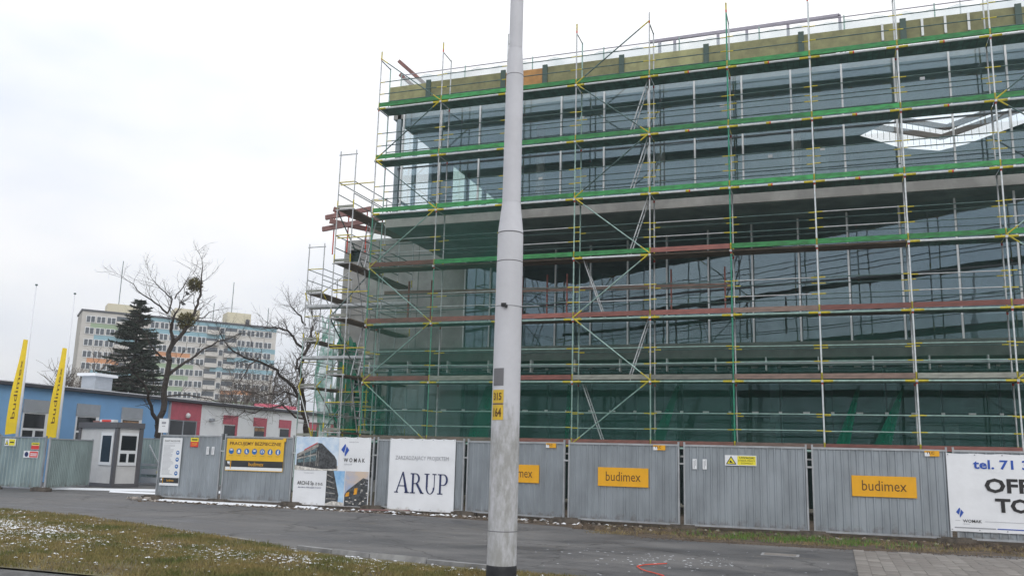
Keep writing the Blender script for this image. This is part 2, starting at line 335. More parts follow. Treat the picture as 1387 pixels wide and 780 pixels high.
# ------------------------------------------------------------------ SETTING: ground
mb = MB(); g = 1500
mb.poly([(-g, -g, -.02), (g, -g, -.02), (g, g, -.02), (-g, g, -.02)], 'soil'); tag(B('ground', mb), kind='structure')
verge_top = [(-60, -9.0), (-25, -9.6), (-13.9, -10.4), (-11.4, -10.75), (-8.1, -12.0), (-5.3, -13.2), (-3.05, -14.25), (-1.46, -14.7), (.58, -15.0), (5, -15.6), (12, -16.4), (60, -18.05)]
mb = MB()   # tarmac footpath
pts = [(60, -5.2), (8.6, -7.6), (7.4, -7.9), (6.3, -8.0), (4.8, -8.25), (2.6, -8.3), (1.2, -7.75), (-1, -6.2), (-3.5, -5.55), (-7, -4.9), (-10, -5.0), (-13, -5.0), (-15.5, -4.6)]
path = pts + [(-15.8, 4), (-20, 14), (-26.9, 14), (-26.9, -1), (-60, -1)] + verge_top
mb.poly([(x, y, -.006) for x, y in path], 'asphalt'); o = B('footpath', mb); tag(o, kind='structure')
mb = MB(); mb.poly([(x, y, -.014) for x, y in [(-16, -5.5), (-16, 1), (60, 1), (60, -9), (8.6, -8.2), (2.6, -8.6), (-1, -6.5), (-10, -5.3)]], 'dirt'); tag(B('dirt_strip', mb), kind='structure')
mb = MB(); mb.poly([(-80, -30, -.11), (80, -30, -.11), (80, -18.35, -.11), (-80, -18.35, -.11)], 'road'); mb.poly([(-80, -18.35, -.11), (80, -18.35, -.11), (80, -18.35, -.0), (-80, -18.35, -.0)], 'kerb')
tag(B('road', mb), kind='structure')
# the sheet below the road must be lower than the road there, so the ground is cut there by a deeper sheet
bpy.data.objects['ground'].location.z = -.12
# verge: uneven turf sheet
def vtop(x):
    for (a, b), (c, d) in zip(verge_top, verge_top[1:]):
        if a <= x <= c: return b+(d-b)*(x-a)/(c-a)
    return -18
def hgt(x, y, y1): 
    v = np.clip((y+18.2)/(y1+18.2), 0, 1); return .015+.03*np.sin(x*1.7+y*2.1)*np.sin(y*1.9)*np.sin(v*math.pi)+.03*np.sin(v*math.pi)
def vfn(u, v):
    x = -32+u*60; y1 = vtop(x)-.02; y = -18.2+v*(y1+18.2); return (x, y, float(hgt(x, y, y1)))
mb = MB(); mb.grid(vfn, 150, 26, 'soil'); tag(B('grass_verge', mb, smooth=True), kind='structure')
ks = bpy.data.objects['grass_verge']
# road kerb stones
kr = thing('kerb', 'k', 'kerb', (0, 0, 0)); del kr['label']; del kr['category']; kr['kind'] = 'structure'
km = MB().box(0, 0, 0, .985, .13, .10, 'kerb_dark').mesh('kerb_stone')
for i in range(22): link('kerb_stone', km, kr, (-12+i, -18.34, -.105))
pe = thing('path_edging', 'k', 'kerb', (0, 0, 0)); del pe['label']; del pe['category']; pe['kind'] = 'structure'
em = MB().box(0, -.03, -.1, .98, .03, .035, 'kerb').mesh('edging_stone')
px = [-25, -13.9, -11.4, -8.1, -5.3, -3.05, -1.46, .58, 5]
for i in range(len(px)-1):
    a = Vector((px[i], vtop(px[i]), 0)); b = Vector((px[i+1], vtop(px[i+1]), 0)); n = max(1, round((b-a).length)); d = (b-a)/n
    for k in range(n):
        o = link('edging_stone', em, pe, a+d*k+Vector((0, .04, rnd.uniform(-.03, .01)+(.05 if -3.5 < (a+d*k).x < .3 else 0)))); o.rotation_euler = (rnd.uniform(-.15, .15), 0, math.atan2(d.y, d.x)); o.scale.x = d.length
# paving blocks, lower right
pav = thing('block_paving', 'k', 'paving', (0, 0, 0)); del pav['label']; del pav['category']; pav['kind'] = 'structure'
pm = [MB().box(-.098, -.198, 0, .098, .198, .05, m).mesh('paving_block') for m in ('paver', 'paver2')]
cells = []
for i in range(0, 26):
    for j in range(0, 24):
        x = 5.62+i*.2; y = -8.35-j*.4-(.2 if i % 2 else 0)
        if x < 5.5+(-8.2-y)*-.02+.12: continue
        cells.append((x, y))
cells.sort(key=lambda c: (c[0]-5.26)**2+(c[1]+27.2)**2 if c[1] > -13.4 and c[0] < 8.9 else 1e9)
for (x, y) in cells[:290]:
    o = link('paving_block', pm[rnd.random() < .4], pav, (x, y, -.046+rnd.uniform(-.003, .004)))
mb = MB()
for (x, y) in cells[290:]: mb.box(x-.098, y-.198, -.046, x+.098, y+.198, .004, rnd.choice(['paver', 'paver2']))
o = B('paving_field', mb, pav); o['kind'] = 'stuff'

# grass blades, dry leaves and snow on the verge
g_ = np.random.RandomState(3)
def blades(n, xr, yf, hs, mat, name, clump=None, w=.006, lean=.5, ver=True):
    x = g_.uniform(xr[0], xr[1], n*2); y0, y1 = yf(x); y = y0+(y1-y0)*g_.rand(n*2)
    if clump is not None:
        k = g_.rand(n*2) < clump(x, y); x = x[k]; y = y[k]
    x = x[:n]; y = y[:n]; n = len(x); h = g_.uniform(hs[0], hs[1], n); a = g_.rand(n)*6.283; l = g_.uniform(0, lean, n)*h; b = g_.rand(n)*6.283
    V = np.zeros((n, 3, 3), np.float32); z = hgt(x, y, vt(x)) if ver else np.full(n, .0)
    V[:, 0] = np.stack([x-np.cos(a)*w, y-np.sin(a)*w, z], 1); V[:, 1] = np.stack([x+np.cos(a)*w, y+np.sin(a)*w, z], 1)
    V[:, 2] = np.stack([x+np.cos(b)*l, y+np.sin(b)*l, z+h], 1)
    return link(name, npmesh(name, V, 3, mat))
vt = np.vectorize(vtop)
cl = lambda x, y: np.clip(.55+.45*np.sin(x*1.3+y*.7)*np.sin(y*2.3-x*.4)+.25*np.sin(x*5+y*3), .08, 1)
o = blades(120000, (-17, 5), lambda x: (np.full_like(x, -18.15), vt(x)-np.where((x > -3.2) & (x < .8), .42, 0)), (.02, .065), 'grass', 'grass', cl, w=.007, lean=.9); o['kind'] = 'stuff'
o = blades(50000, (-17, 5), lambda x: (np.full_like(x, -18.15), vt(x)-np.where((x > -3.2) & (x < .8), .38, 0)), (.015, .05), 'grass_dry', 'dry_grass', lambda x, y: np.clip(.5-.5*np.sin(x*1.3+y*.7)*np.sin(y*2.3-x*.4), 0, 1), w=.006, lean=1.3); o['kind'] = 'stuff'
o = blades(8000, (1.8, 7.6), lambda x: (np.full_like(x, -7.6), np.full_like(x, -5.2)), (.03, .13), 'leaf_green', 'weeds', lambda x, y: np.clip(1.1*np.exp(-((x-4.4)/1.7)**2)*np.exp(-((y+6.6)/.7)**2)*(.35+.65*np.sin(x*4.1+y*2)*np.sin(y*5-x*1.3))**1, 0, 1), w=.008, ver=False); o['kind'] = 'stuff'
o = blades(9000, (0, 10), lambda x: (np.full_like(x, -7.8), np.full_like(x, -5.2)), (.02, .08), 'grass_dry', 'dry_weeds', lambda x, y: np.clip(.3+.5*np.sin(x*3)*np.sin(y*4), 0, 1), w=.006, lean=1.5, ver=False); o['kind'] = 'stuff'
cl3 = lambda x, y: np.clip(1.6*(np.sin(x*3.1+y*5.3)*np.sin(y*6.1-x*2.2)*np.sin(x*7.3+1)-.35), 0, 1)
o = blades(26000, (-17, 5), lambda x: (np.full_like(x, -18.15), vt(x)-np.where((x > -3.2) & (x < .8), .38, 0)), (.05, .11), 'grass', 'grass_tufts', cl3, w=.008, lean=.8); o['kind'] = 'stuff'
def flakes(name, pts, size, mat='snow', z=.03, k=6, flatn=.35, ver=False):
    V = []; F = []; mb = MB()
    for (x, y, s) in pts:
        zz = z if not ver else float(hgt(x, y, vtop(x)))+.012; r = [s*rnd.uniform(.5, 1.1) for _ in range(k)]; rot = rnd.random()*6; el = rnd.uniform(.5, 1)
        ring = []
        for i in range(k):
            t = 2*math.pi*i/k+rot; ring.append((x+math.cos(t)*r[i], y+math.sin(t)*r[i]*el, zz))
        top = (x, y, zz+s*flatn)
        b = len(mb.v); mb.v += ring+[top]; q = mb.mi(mat)
        for i in range(k): mb.f.append((b+i, b+(i+1) % k, b+k)); mb.m.append(q)
    o = B(name, mb); o['kind'] = 'stuff'; return o
pts = []
for _ in range(1500):     # strong patch lower left
    x = rnd.gauss(-9.6, 1.9); y = -14.1+rnd.gauss(0, .7)-(x+9.8)*.42
    if y < vtop(x)-.3 and y > -18: pts.append((x, y, rnd.uniform(.015, .05) if rnd.random() < .93 else rnd.uniform(.05, .09)))
for _ in range(1700):
    x = rnd.uniform(-14, 4); y = rnd.uniform(-18, -10.6)
    if y < vtop(x)-.15 and math.sin(x*1.9+1)*math.sin(y*2.7+x) > .1: pts.append((x, y, rnd.uniform(.01, .05)))
for _ in range(800):
    x = rnd.gauss(-2.2, 1.6); y = rnd.gauss(-15.5, .45)
    if y < vtop(x)-.1: pts.append((x, y, rnd.uniform(.012, .045)))
flakes('snow_on_verge', pts, 1, ver=True, flatn=.25)
pts = []
for _ in range(900): x = rnd.uniform(-15, 4); y = rnd.uniform(-18.1, -10.6); pts.append((x, y, rnd.uniform(.015, .045)))
flakes('leaf_litter', [p for p in pts if p[1] < vtop(p[0])-.05], 1, 'bark_grey', ver=True, k=5, flatn=.15)
pts = []
for _ in range(150): pts.append((rnd.gauss(2.6, 1.0), rnd.gauss(-12.2, .9), rnd.uniform(.008, .035)))
for _ in range(60): pts.append((rnd.uniform(-12, 7), rnd.uniform(-13, -7), rnd.uniform(.005, .02)))
pts = [p for p in pts if p[1] > vtop(p[0])+.1 and p[1] < -6.3]
flakes('snow_specks', pts, 1, z=-.004, flatn=.1)
pts = []
for _ in range(170):
    x = rnd.uniform(-15, 1.5); pts.append((x, -4.6-(.9 if x > -1.5 else 0)+rnd.gauss(.1, .22), rnd.uniform(.02, .13)))
flakes('snow_under_fence', pts, 1, z=.0, flatn=.3)
def snowstrip(pts, h, name):
    mb = MB(); n = len(pts); 
    for i in range(n-1):
        (x0, y0, w0), (x1, y1, w1) = pts[i], pts[i+1]
        mb.poly([(x0, y0-w0, .0), (x1, y1-w1, .0), (x1, y1, h), (x0, y0, h)], 'snow'); mb.poly([(x0, y0, h), (x1, y1, h), (x1, y1+w1, .0), (x0, y0+w0, .0)], 'snow')
    o = B(name, mb, smooth=True); o['kind'] = 'stuff'
snowstrip([(-23.2, -1.7, .05), (-21.6, -1.2, .45), (-20.3, -.6, .4), (-19.2, .2, .7), (-17.5, .9, .5), (-16, 1.4, .6), (-15, 1.8, .2)], .06, 'snow_bank')
snowstrip([(-19, -1.6, .05), (-17.8, -1.5, .25), (-16.3, -1.2, .3), (-15, -1.0, .1)], .05, 'snow_bank')
snowstrip([(-14.2, -4.5, .1), (-12.4, -4.6, .16), (-11, -4.55, .22), (-10, -4.6, .12)], .05, 'snow_bank')
snowstrip([(-9.5, -4.4, .05), (-9.1, -4.5, .2), (-8.7, -4.5, .1)], .05, 'snow_bank')
# rubble along the fence foot
mb = MB()
def rock(mb, x, y, z, s, m):
    r = [(x+rnd.uniform(.6, 1)*s*math.cos(t), y+rnd.uniform(.6, 1)*s*math.sin(t)) for t in (0, 1.05, 2.1, 3.14, 4.2, 5.2)]
    b = len(mb.v); mb.v += [(p[0], p[1], z) for p in r]+[(x+(p[0]-x)*.6, y+(p[1]-y)*.6, z+s*rnd.uniform(.35, .75)) for p in r]; q = mb.mi(m)
    for i in range(6): mb.f.append((b+i, b+(i+1) % 6, b+6+(i+1) % 6, b+6+i)); mb.m.append(q)
    mb.f.append(tuple(b+6+i for i in range(6))); mb.m.append(q)
for _ in range(750):
    x = rnd.uniform(-14.5, 9.5); dy = -.45-.9*max(0, min(1, (x+2)/3)); rock(mb, x, -4.3+dy+rnd.gauss(0, .28), -.01, rnd.uniform(.02, .075), rnd.choice(['rubble', 'foot_block', 'dirt', 'dirt', 'foot_block', 'rubble']))
o = B('rubble', mb); o['kind'] = 'stuff'
mb = MB()
for _ in range(260):
    x = rnd.uniform(-.5, 10); rock(mb, x, -5.6-abs(rnd.gauss(0, .6)), -.02, rnd.uniform(.04, .16), 'dirt')
o = B('soil_clods', mb); o['kind'] = 'stuff'
pts = []
for _ in range(2600):
    x = rnd.uniform(-15, 10); e = -4.75-.95*max(0, min(1, (x+2)/3))-(2.2 if x > 1.2 else 1.1*max(0, (x+3)/4.2) if x > -3 else 0); pts.append((x, e-abs(rnd.gauss(0, .22)), rnd.uniform(.008, .03)))
flakes('grit', pts, 1, 'dirt', z=-.004, k=5, flatn=.5)
pts = []
for _ in range(1500):
    x = rnd.uniform(-16, 4); pts.append((x, vtop(x)+.03+abs(rnd.gauss(0, .12)), rnd.uniform(.008, .03)))
flakes('grit', pts, 1, 'dirt', z=-.004, k=5, flatn=.5)
mb = MB().beam((-7.1, -4.95, .06), (-5.7, -4.7, .09), .14, .03, 'timber_red').beam((-6.4, -4.75, .1), (-5.5, -5.05, .07), .12, .03, 'rubble')
tag(B('broken_plank', mb), 'pair of broken planks lying on the rubble below the white banner with navy serif letters', 'planks')
mb = MB(); cc = [(2.72, -12.75), (2.45, -13.1), (2.38, -13.4), (2.5, -13.7), (2.62, -13.9), (2.72, -14.0), (2.95, -14.3)]
for a, b in zip(cc, cc[1:]): mb.tube((a[0], a[1], .012), (b[0], b[1], .012), .008, 'strap')
tag(B('red_strap', mb, smooth=True), 'short curved red-orange strap lying on the tarmac path', 'strap')
mb = MB().box(3.95, -10.3, -.01, 4.6, -9.85, .003, 'kerb').box(4.0, -10.25, .003, 4.55, -9.9, .007, 'paver2')
tag(B('access_cover', mb), 'flat pale concrete access cover set into the dark tarmac path', 'cover')

# ------------------------------------------------------------------ OFFICE BUILDING
OB = thing('office_building', 'glass and concrete office building under construction behind the green decked scaffolding', 'building', (0, 8, 0))
GX = [2.82+1.553*k for k in range(-9, 8)]      # mullion lines
def obl(x): return 1.6+(11.3-x)*.27
# slab over the recess
B('floor_slab', MB().box(-10.15, 1.25, 9.83, 14.5, 14, 10.24, 'concrete'), OB, label='weathered grey concrete slab edge of the overhanging upper floors')
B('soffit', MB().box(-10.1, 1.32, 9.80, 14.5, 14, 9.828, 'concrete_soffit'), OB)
# ceiling with skylight opening
outer = [(-10.1, 1.36), (14.5, 1.36), (14.5, 14), (-10.1, 14)]
hole = [(8.2, 5.9), (14.2, 5.9), (14.0, 7.0), (12.26, 8.03), (10.6, 9.85), (9.67, 10.4), (8.2, 9.65), (6.66, 7.8)]
cb = MB()
sheets = ([(-10.1, 1.36), (14.5, 1.36), (14.5, 5.9), (-10.1, 5.9)], [(-10.1, 5.9), (8.2, 5.9), (6.66, 7.8), (-10.1, 7.8)], [(-10.1, 7.8), (6.66, 7.8), (8.2, 9.65), (9.67, 10.4), (9.67, 14), (-10.1, 14)],
          [(9.67, 14), (9.67, 10.4), (10.6, 9.85), (12.26, 8.03), (14.5, 8.03), (14.5, 14)], [(12.26, 8.03), (14.0, 7.0), (14.2, 5.9), (14.5, 5.9), (14.5, 8.03)])
for sh_ in sheets:
    cb.poly([(x, y, 14.1) for x, y in sh_[::-1]], 'interior')
def flare(p): return (p[0]+(1.3 if p[0] > 9.7 else -1.3 if p[0] < 9 else 0), p[1]+2.6 if p[1] > 7.5 else p[1]+(.4 if p[1] > 6.5 else 0))
top_hole = [flare(p) for p in hole]
for sh_ in sheets[:1]+sheets[2:]:
    cb.poly([((flare((x, y)) if (x, y) in hole else (x, y))+(14.64,)) for x, y in sh_], 'concrete')
for i in range(len(hole)):
    a = hole[i]; b = hole[(i+1) % len(hole)]; a2 = top_hole[i]; b2 = top_hole[(i+1) % len(hole)]; cb.poly([(*a, 14.1), (*b, 14.1), (*b2, 14.64), (*a2, 14.64)], 'apt_base')
for i in range(4):
    a = outer[i]; b = outer[(i+1) % 4]; cb.poly([(*a, 14.1), (*b, 14.1), (*b, 14.64), (*a, 14.64)], 'concrete')
B('roof_slab', cb, OB)
# skylight steel
for a, m_, b in (((6.9, 8.75), (9.86, 10.96), (12.5, 8.4)), ((8.0, 8.35), (9.94, 9.85), (11.9, 7.8))):
    for p, q in ((a, m_), (m_, b)):
        B('skylight_beam', MB().beam((*p, 14.85), (*q, 14.85), .14, .2, 'beam_brown'), OB)
mb = MB()
for i in range(26):
    x = 6.9+i*.235; y = (7.9+(x-6.66)*.86) if x < 9.8 else (10.4-(x-9.8)*.78)
    mb.tube((x, y+.9, 14.5), (x, y+.95, 15.5), .008, 'steel_dark', n=4)
o = B('skylight_railing', mb, OB); o['kind'] = 'stuff'
# back and inner walls of hall
B('rear_wall', MB().box(-9.0, 13.8, 10.24, 14.5, 14, 14.1, 'interior'), OB)
B('inner_wall', MB().box(-7.2, 8.2, 10.24, 5.5, 8.35, 14.1, 'interior'), OB)
B('inner_wall', MB().box(-10.02, 4.75, 10.24, -9.86, 6.35, 14.1, 'interior'), OB)
B('inner_wall', MB().box(13.6, 1.4, 10.24, 13.8, 13.8, 14.1, 'interior'), OB)
for y in (1.5, 2.95, 4.55, 6.45, 8.3, 10.4, 12.6):
    B('side_column', MB().box(-10.0, y-(.13 if y > 4 else .07), 10.24, -9.86, y+(.13 if y > 4 else .07), 14.1, 'column_blue'), OB)
B('side_transom', MB().beam((-9.93, 1.7, 11.0), (-9.93, 4.6, 11.0), .06, .1, 'column_blue'), OB)
ys = [1.5, 2.95, 4.55]
for a, b in zip(ys, ys[1:]): B('side_pane', MB().box(-9.95, a+.13, 10.24, -9.93, b-.07, 14.1, 'glass'), OB)
ys = [6.45, 8.3, 10.4, 12.6]
for a, b in zip(ys, ys[1:]): B('side_pane', MB().box(-9.95, a+.13, 10.24, -9.93, b-.13, 14.1, 'glass_pale'), OB, label='pale green side pane')
B('corner_post', MB().box(-9.92, 1.36, 10.24, -9.78, 1.5, 14.6, 'column_blue'), OB)
for x in (-4.9, -.3, 4.4):
    B('interior_column', MB().tube((x, 3.6, 10.24), (x, 3.6, 14.1), .18, 'concrete_dark', n=10), OB)
# front glazing upper storeys
xs = [-9.8]+[x for x in GX if x > -9.9]
for k in range(len(xs)):
    x0 = xs[k]; x1 = xs[k+1] if k+1 < len(xs) else 14.4
    if x1-x0 < .3: continue
    for z0, z1 in ((10.26, 12.09), (12.13, 14.62)):
        B('window_pane', MB().box(x0+.01, 1.31, z0, x1-.01, 1.33, z1, 'glass'), OB)
    B('mullion', MB().box(x0-.028, 1.25, 10.26, x0+.028, 1.30, 14.25, 'mullion'), OB)
for x, z in ((-4.2, 11.2), (2.1, 13.2), (5.2, 11.4), (8.2, 13.4), (-2.7, 13.3), (3.6, 11.3)): B('glass_sticker', MB().box(x, 1.295, z, x+.14, 1.309, z+.1, 'sign_white'), OB)
B('transom', MB().box(-9.8, 1.305, 12.085, 14.4, 1.34, 12.135, 'mullion_dark'), OB)
# oblique recessed wall between terrace slab and soffit
xs = [-9.35]+[x for x in GX if x > -9.3]+[14.4]
for k in range(len(xs)-1):
    x0, x1 = xs[k], xs[k+1]; 
    for z0, z1 in ((5.37, 7.55), (7.6, 9.79)):
        m = MB().beam((x0+.01, obl(x0+.01)+.01, (z0+z1)/2), (x1-.01, obl(x1-.01)+.01, (z0+z1)/2), .02, z1-z0, 'glass')
        B('window_pane', m, OB)
    B('mullion', MB().box(x0-.028, obl(x0)-.07, 5.36, x0+.028, obl(x0)-.01, 9.79, 'mullion'), OB)
B('transom', MB().beam((-9.3, obl(-9.3)-.01, 7.575), (14.4, obl(14.4)-.01, 7.575), .05, .06, 'mullion_dark'), OB)
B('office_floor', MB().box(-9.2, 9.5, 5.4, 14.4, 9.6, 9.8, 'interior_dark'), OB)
# terrace slab
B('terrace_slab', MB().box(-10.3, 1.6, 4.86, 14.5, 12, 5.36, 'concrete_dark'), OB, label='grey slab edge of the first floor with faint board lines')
B('duct', MB().tube((-11, 1.5, 4.66), (14.4, 1.5, 4.66), .05, 'duct', n=8).tube((-11, 1.7, 4.5), (14.4, 1.7, 4.5), .028, 'steel_dark'), OB, smooth=True)
mb = MB()
for x in np.arange(-10.6, 14, 1.55): mb.box(x-.02, 1.44, 4.45, x+.02, 1.74, 4.86, 'clip_white')
B('duct_bracket', mb, OB)
# ground floor spider glazing
gx = [0.48+1.59*k for k in range(-7, 10)]
for k in range(len(gx)-1):
    for z0, z1 in ((.3, 1.75), (1.78, 3.22), (3.25, 4.84)):
        B('ground_pane', MB().box(gx[k]+.012, 3.0, z0, gx[k+1]-.012, 3.02, z1, 'glass_ground'), OB)
    B('glazing_fin', MB().box(gx[k]-.03, 3.04, .2, gx[k]+.03, 3.3, 4.84, 'mullion_dark'), OB)
    for z in (3.235, 1.765, 4.7): B('glass_clip', MB().box(gx[k]-.05, 2.95, z-.03, gx[k]+.05, 3.0, z+.03, 'clip_white').box(gx[k]+.7, 2.96, z-.025, gx[k]+.9, 3.0, z+.025, 'clip_white'), OB)
B('ground_transom', MB().box(gx[0], 3.03, 3.2, 14.3, 3.1, 3.27, 'mullion_dark'), OB)
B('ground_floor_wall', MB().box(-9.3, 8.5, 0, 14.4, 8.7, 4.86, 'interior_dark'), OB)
for x in (-7.8, -4, -.5, 3.2, 6.9, 10.8): B('ground_column', MB().box(x, 5.2, 0, x+.4, 5.6, 4.86, 'interior'), OB)
for x, w in ((-2.0, 1.1), (1.9, 1.5), (5.0, .9), (7.6, 1.4)): B('stored_board', MB().box(x, 4.4, 0, x+w, 4.5, 2.6+.4*math.sin(x), 'concrete_dark'), OB)
# concrete stair core left of and behind the overhang
def corewall():
    m = MB(); X0, X1, Z1, Y = -15.35, -9.35, 11.05, 7.15
    hx0, hx1, hz0, hz1 = -15.1+0, -14.5, 10.05, 10.6
    for a, b, c, d in ((X0, .0, hx0, Z1), (hx1, .0, X1, Z1), (hx0, .0, hx1, hz0), (hx0, hz1, hx1, Z1)):
        m.poly([(a, Y, b), (c, Y, b), (c, Y, d), (a, Y, d)], 'concrete')
    m.poly([(X0, Y, 0), (X0, Y, Z1), (X0, 13, Z1), (X0, 13, 0)], 'concrete'); m.poly([(X0, Y, Z1), (X1, Y, Z1), (X1, 13, Z1), (X0, 13, Z1)], 'concrete')
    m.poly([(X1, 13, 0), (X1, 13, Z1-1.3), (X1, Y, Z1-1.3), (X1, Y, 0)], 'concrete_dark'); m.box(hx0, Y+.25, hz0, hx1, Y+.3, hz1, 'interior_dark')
    for a, b in (((hx0, hz0), (hx1, hz0)), ((hx1, hz0), (hx1, hz1)), ((hx1, hz1), (hx0, hz1)), ((hx0, hz1), (hx0, hz0))):
        m.poly([(a[0], Y, a[1]), (b[0], Y, b[1]), (b[0], Y+.25, b[1]), (a[0], Y+.25, a[1])], 'concrete_dark')
    return m
B('stair_core', corewall(), OB, label='light grey concrete core wall with a black square hatch')
for x in (-13.6, -11.6): B('wall_joint', MB().box(x, 7.135, 5.4, x+.025, 7.15, 11.0, 'concrete_dark'), OB)
for z in (7.6, 9.75): B('wall_joint', MB().box(-15.3, 7.13, z, -10.2, 7.149, z+.03, 'concrete_dark'), OB)
B('core_window', MB().box(-14.4, 7.05, .6, -13.2, 7.1, 4.75, 'dark_glass').box(-14.45, 7.02, .5, -14.38, 7.12, 4.8, 'mullion').box(-13.75, 7.02, .5, -13.7, 7.12, 4.8, 'mullion').box(-13.2, 7.02, .5, -13.1, 7.12, 4.8, 'mullion_dark'), OB)
# parapet boards
xs = [-10.25, -8.6, -5.6, -4.0, -1.2, 1.7, 4.75, 7.8, 11.0, 14.5]
for k in range(len(xs)-1):
    B('parapet_board', MB().box(xs[k]+.006, 1.2, 14.64, xs[k+1]-.006, 1.3, 15.36+.03*(k % 2), 'plywood' if k != 2 else 'plywood_orange'), OB, label=None if k != 2 else 'orange plywood parapet board')
    B('parapet_post', MB().box(xs[k+1]-.09, 1.13, 14.64, xs[k+1]+.09, 1.197, 15.45, 'post_green_dark'), OB)
for x in (7.2, 8.35, 9.0, 9.65): B('parapet_strip', MB().box(x-.035, 1.15, 14.8, x+.035, 1.197, 15.36, 'mullion'), OB)
B('parapet_return', MB().box(-10.25, 1.31, 14.64, -10.15, 14, 15.3, 'plywood'), OB)
B('roof_deck', MB().box(-10.1, 1.4, 14.65, 5.8, 13.9, 14.8, 'concrete_dark'), OB)
# roof edge rail with sheeting
def wavy(x0, x1, y, z0, z1, amp, seed, n=14, m=5, sag=0):
    r = random.Random(seed); ph = [r.uniform(0, 6) for _ in range(4)]
    def f(u, v):
        return (x0+(x1-x0)*u, y+amp*(math.sin(u*9+ph[0]+v*2)+.6*math.sin(u*23+ph[1]-v*3)), z0+(z1-z0)*v-(sag*math.sin(u*math.pi*3+ph[2])**2 if v > .9 else 0))
    return f
for k, x in enumerate(np.arange(-10.1, 14, 2.7)):
    nm = 'net_white' if k != 1 else 'net_mid'
    B('edge_sheet', MB().grid(wavy(x, x+2.68, 1.85, 15.38, 16.05, .02, k, sag=.12), 16, 4, nm), OB)
    B('edge_post', MB().tube((x, 1.8, 14.7), (x, 1.8, 16.15), .022, 'galv_mint'), OB)
B('edge_rail', MB().tube((-10.1, 1.8, 16.1), (14.3, 1.8, 16.1), .018, 'roof_frame').tube((-10.1, 1.75, 15.5), (14.3, 1.75, 15.5), .018, 'steel_dark'), OB)
# grey-violet frame standing back on the roof
rf = MB().beam((-.6, 3, 16.72), (6.0, 3, 16.78), .1, .1, 'roof_frame').beam((6.0, 3, 14.8), (6.0, 3, 16.78), .1, .1, 'roof_frame')
B('roof_frame', rf, OB)
for x in (-.2, .35, 1.9, 2.9, 4.3): B('roof_frame_post', MB().beam((x, 3, 14.8), (x, 3, 16.7), .1 if x != 2.9 else .05, .1, 'roof_frame'), OB)
for x in (4.0, 8.6, 11.4): B('roof_mast', MB().tube((x+1, 2.2, 14.8), (x+1, 2.2, 17.0), .02, 'galv'), OB)
B('roof_timber', MB().beam((-10.36, 2, 16.83), (-9.2, 2.3, 15.75), .09, .13, 'timber_red'), OB, label='red-brown timber beam leaning over the roof edge')
B('roof_timber', MB().beam((-10.33, 2.1, 16.3), (-9.5, 2.3, 15.55), .09, .13, 'timber_red'), OB, label='shorter red-brown timber beam leaning over the roof edge')
# formwork on top of the core
for (a, b) in (((-15.35, 5.2, 11.1), (-12.2, 5.2, 11.45)), ((-15.2, 5.15, 11.6), (-13.0, 5.15, 11.85)), ((-14.8, 5.1, 11.95), (-12.4, 8, 11.2)), ((-14.9, 5.0, 11.4), (-11.8, 7.2, 10.9))):
    B('formwork_beam', MB().beam(a, b, .1, .2, 'timber_red'), OB)
for x in (-14.9, -14.2, -13.3): B('formwork_prop', MB().tube((x, 5.4, 10.0), (x, 5.4, 12.0), .03, 'red_band'), OB)

# ------------------------------------------------------------------ MAIN SCAFFOLDING
SC = thing('scaffolding', 'tall tube scaffolding with green and red toe boards covering the glass office front', 'scaffolding', (1.25, .36, 0))
Lz = [2.03+2*j for j in range(7)]
PX = [(k-4)*2.5 for k in range(10)]
def std(x, y, z0, z1, base, seed=0, bands=True):
    r = random.Random(seed); m = MB(); z = z0
    for lz in Lz+[16.03]:
        if lz <= z0+.01: continue
        b = base(lz) if callable(base) else base
        hi = min(lz-.14, z1)
        if hi > z: m.tube((x, y, z), (x, y, hi), .024, b, cap=False)
        if lz > z1: z = z1; break
        m.tube((x, y, lz-.14), (x, y, lz-.05), .027, 'red_band' if r.random() < .7 else b)
        m.tube((x, y, lz-.05), (x, y, lz+.2), .0255, 'yellow' if r.random() < .85 else b)
        z = lz+.2
    if z < z1: m.tube((x, y, z), (x, y, z1), .024, base(z1) if callable(base) else base)
    return m
cols = {0: lambda z: 'galv' if z > 10.5 else 'green_soft', 1: lambda z: 'galv' if z > 9 else 'green_soft', 2: lambda z: 'galv', 3: lambda z: 'galv' if z > 13 else 'galv_mint', 4: lambda z: 'galv' if z > 6 or z < 3 else 'galv_mint',
        5: lambda z: 'green_paint' if z < 16.5 else 'galv', 6: lambda z: 'zinc_bright', 7: lambda z: 'zinc_bright', 8: lambda z: 'zinc_bright', 9: lambda z: 'galv'}
for k, x in enumerate(PX):
    B('standard', std(x, 0, .05, 16.25+.04*math.sin(k*2), cols[k], k), SC)
    B('standard', std(x, .73, .05, 15.98, lambda z, k=k: 'galv' if (k % 3) else 'galv_mint', k+50), SC)
    for j, z in enumerate(Lz+[15.95]):
        B('transom_tube', MB().tube((x, 0, z-.06), (x, .73, z-.06 if j < 7 else z-.1), .02, 'galv' if k % 2 else 'steel_dark'), SC)
def rail(l, r, base, ye=.2, rings=False):
    m = MB(); m.tube((0, 0, 0), (ye, 0, 0), r*1.08, 'yellow').tube((ye, 0, 0), (l-ye, 0, 0), r, base).tube((l-ye, 0, 0), (l, 0, 0), r*1.08, 'yellow')
    if rings: m.tube((l*.5-.1, 0, 0), (l*.5, 0, 0), r*1.25, 'yellow').tube((l*.5, 0, 0), (l*.5+.04, 0, 0), r*1.25, 'red_band')
    return m
rp = MB().tube((0, 0, 0), (2.5, 0, 0), .0165, 'steel_dark').mesh('guard_rail')
rm = {b: rail(2.5, .0165, b).mesh('guard_rail') for b in ('steel_dark', 'galv', 'galv_mint')}
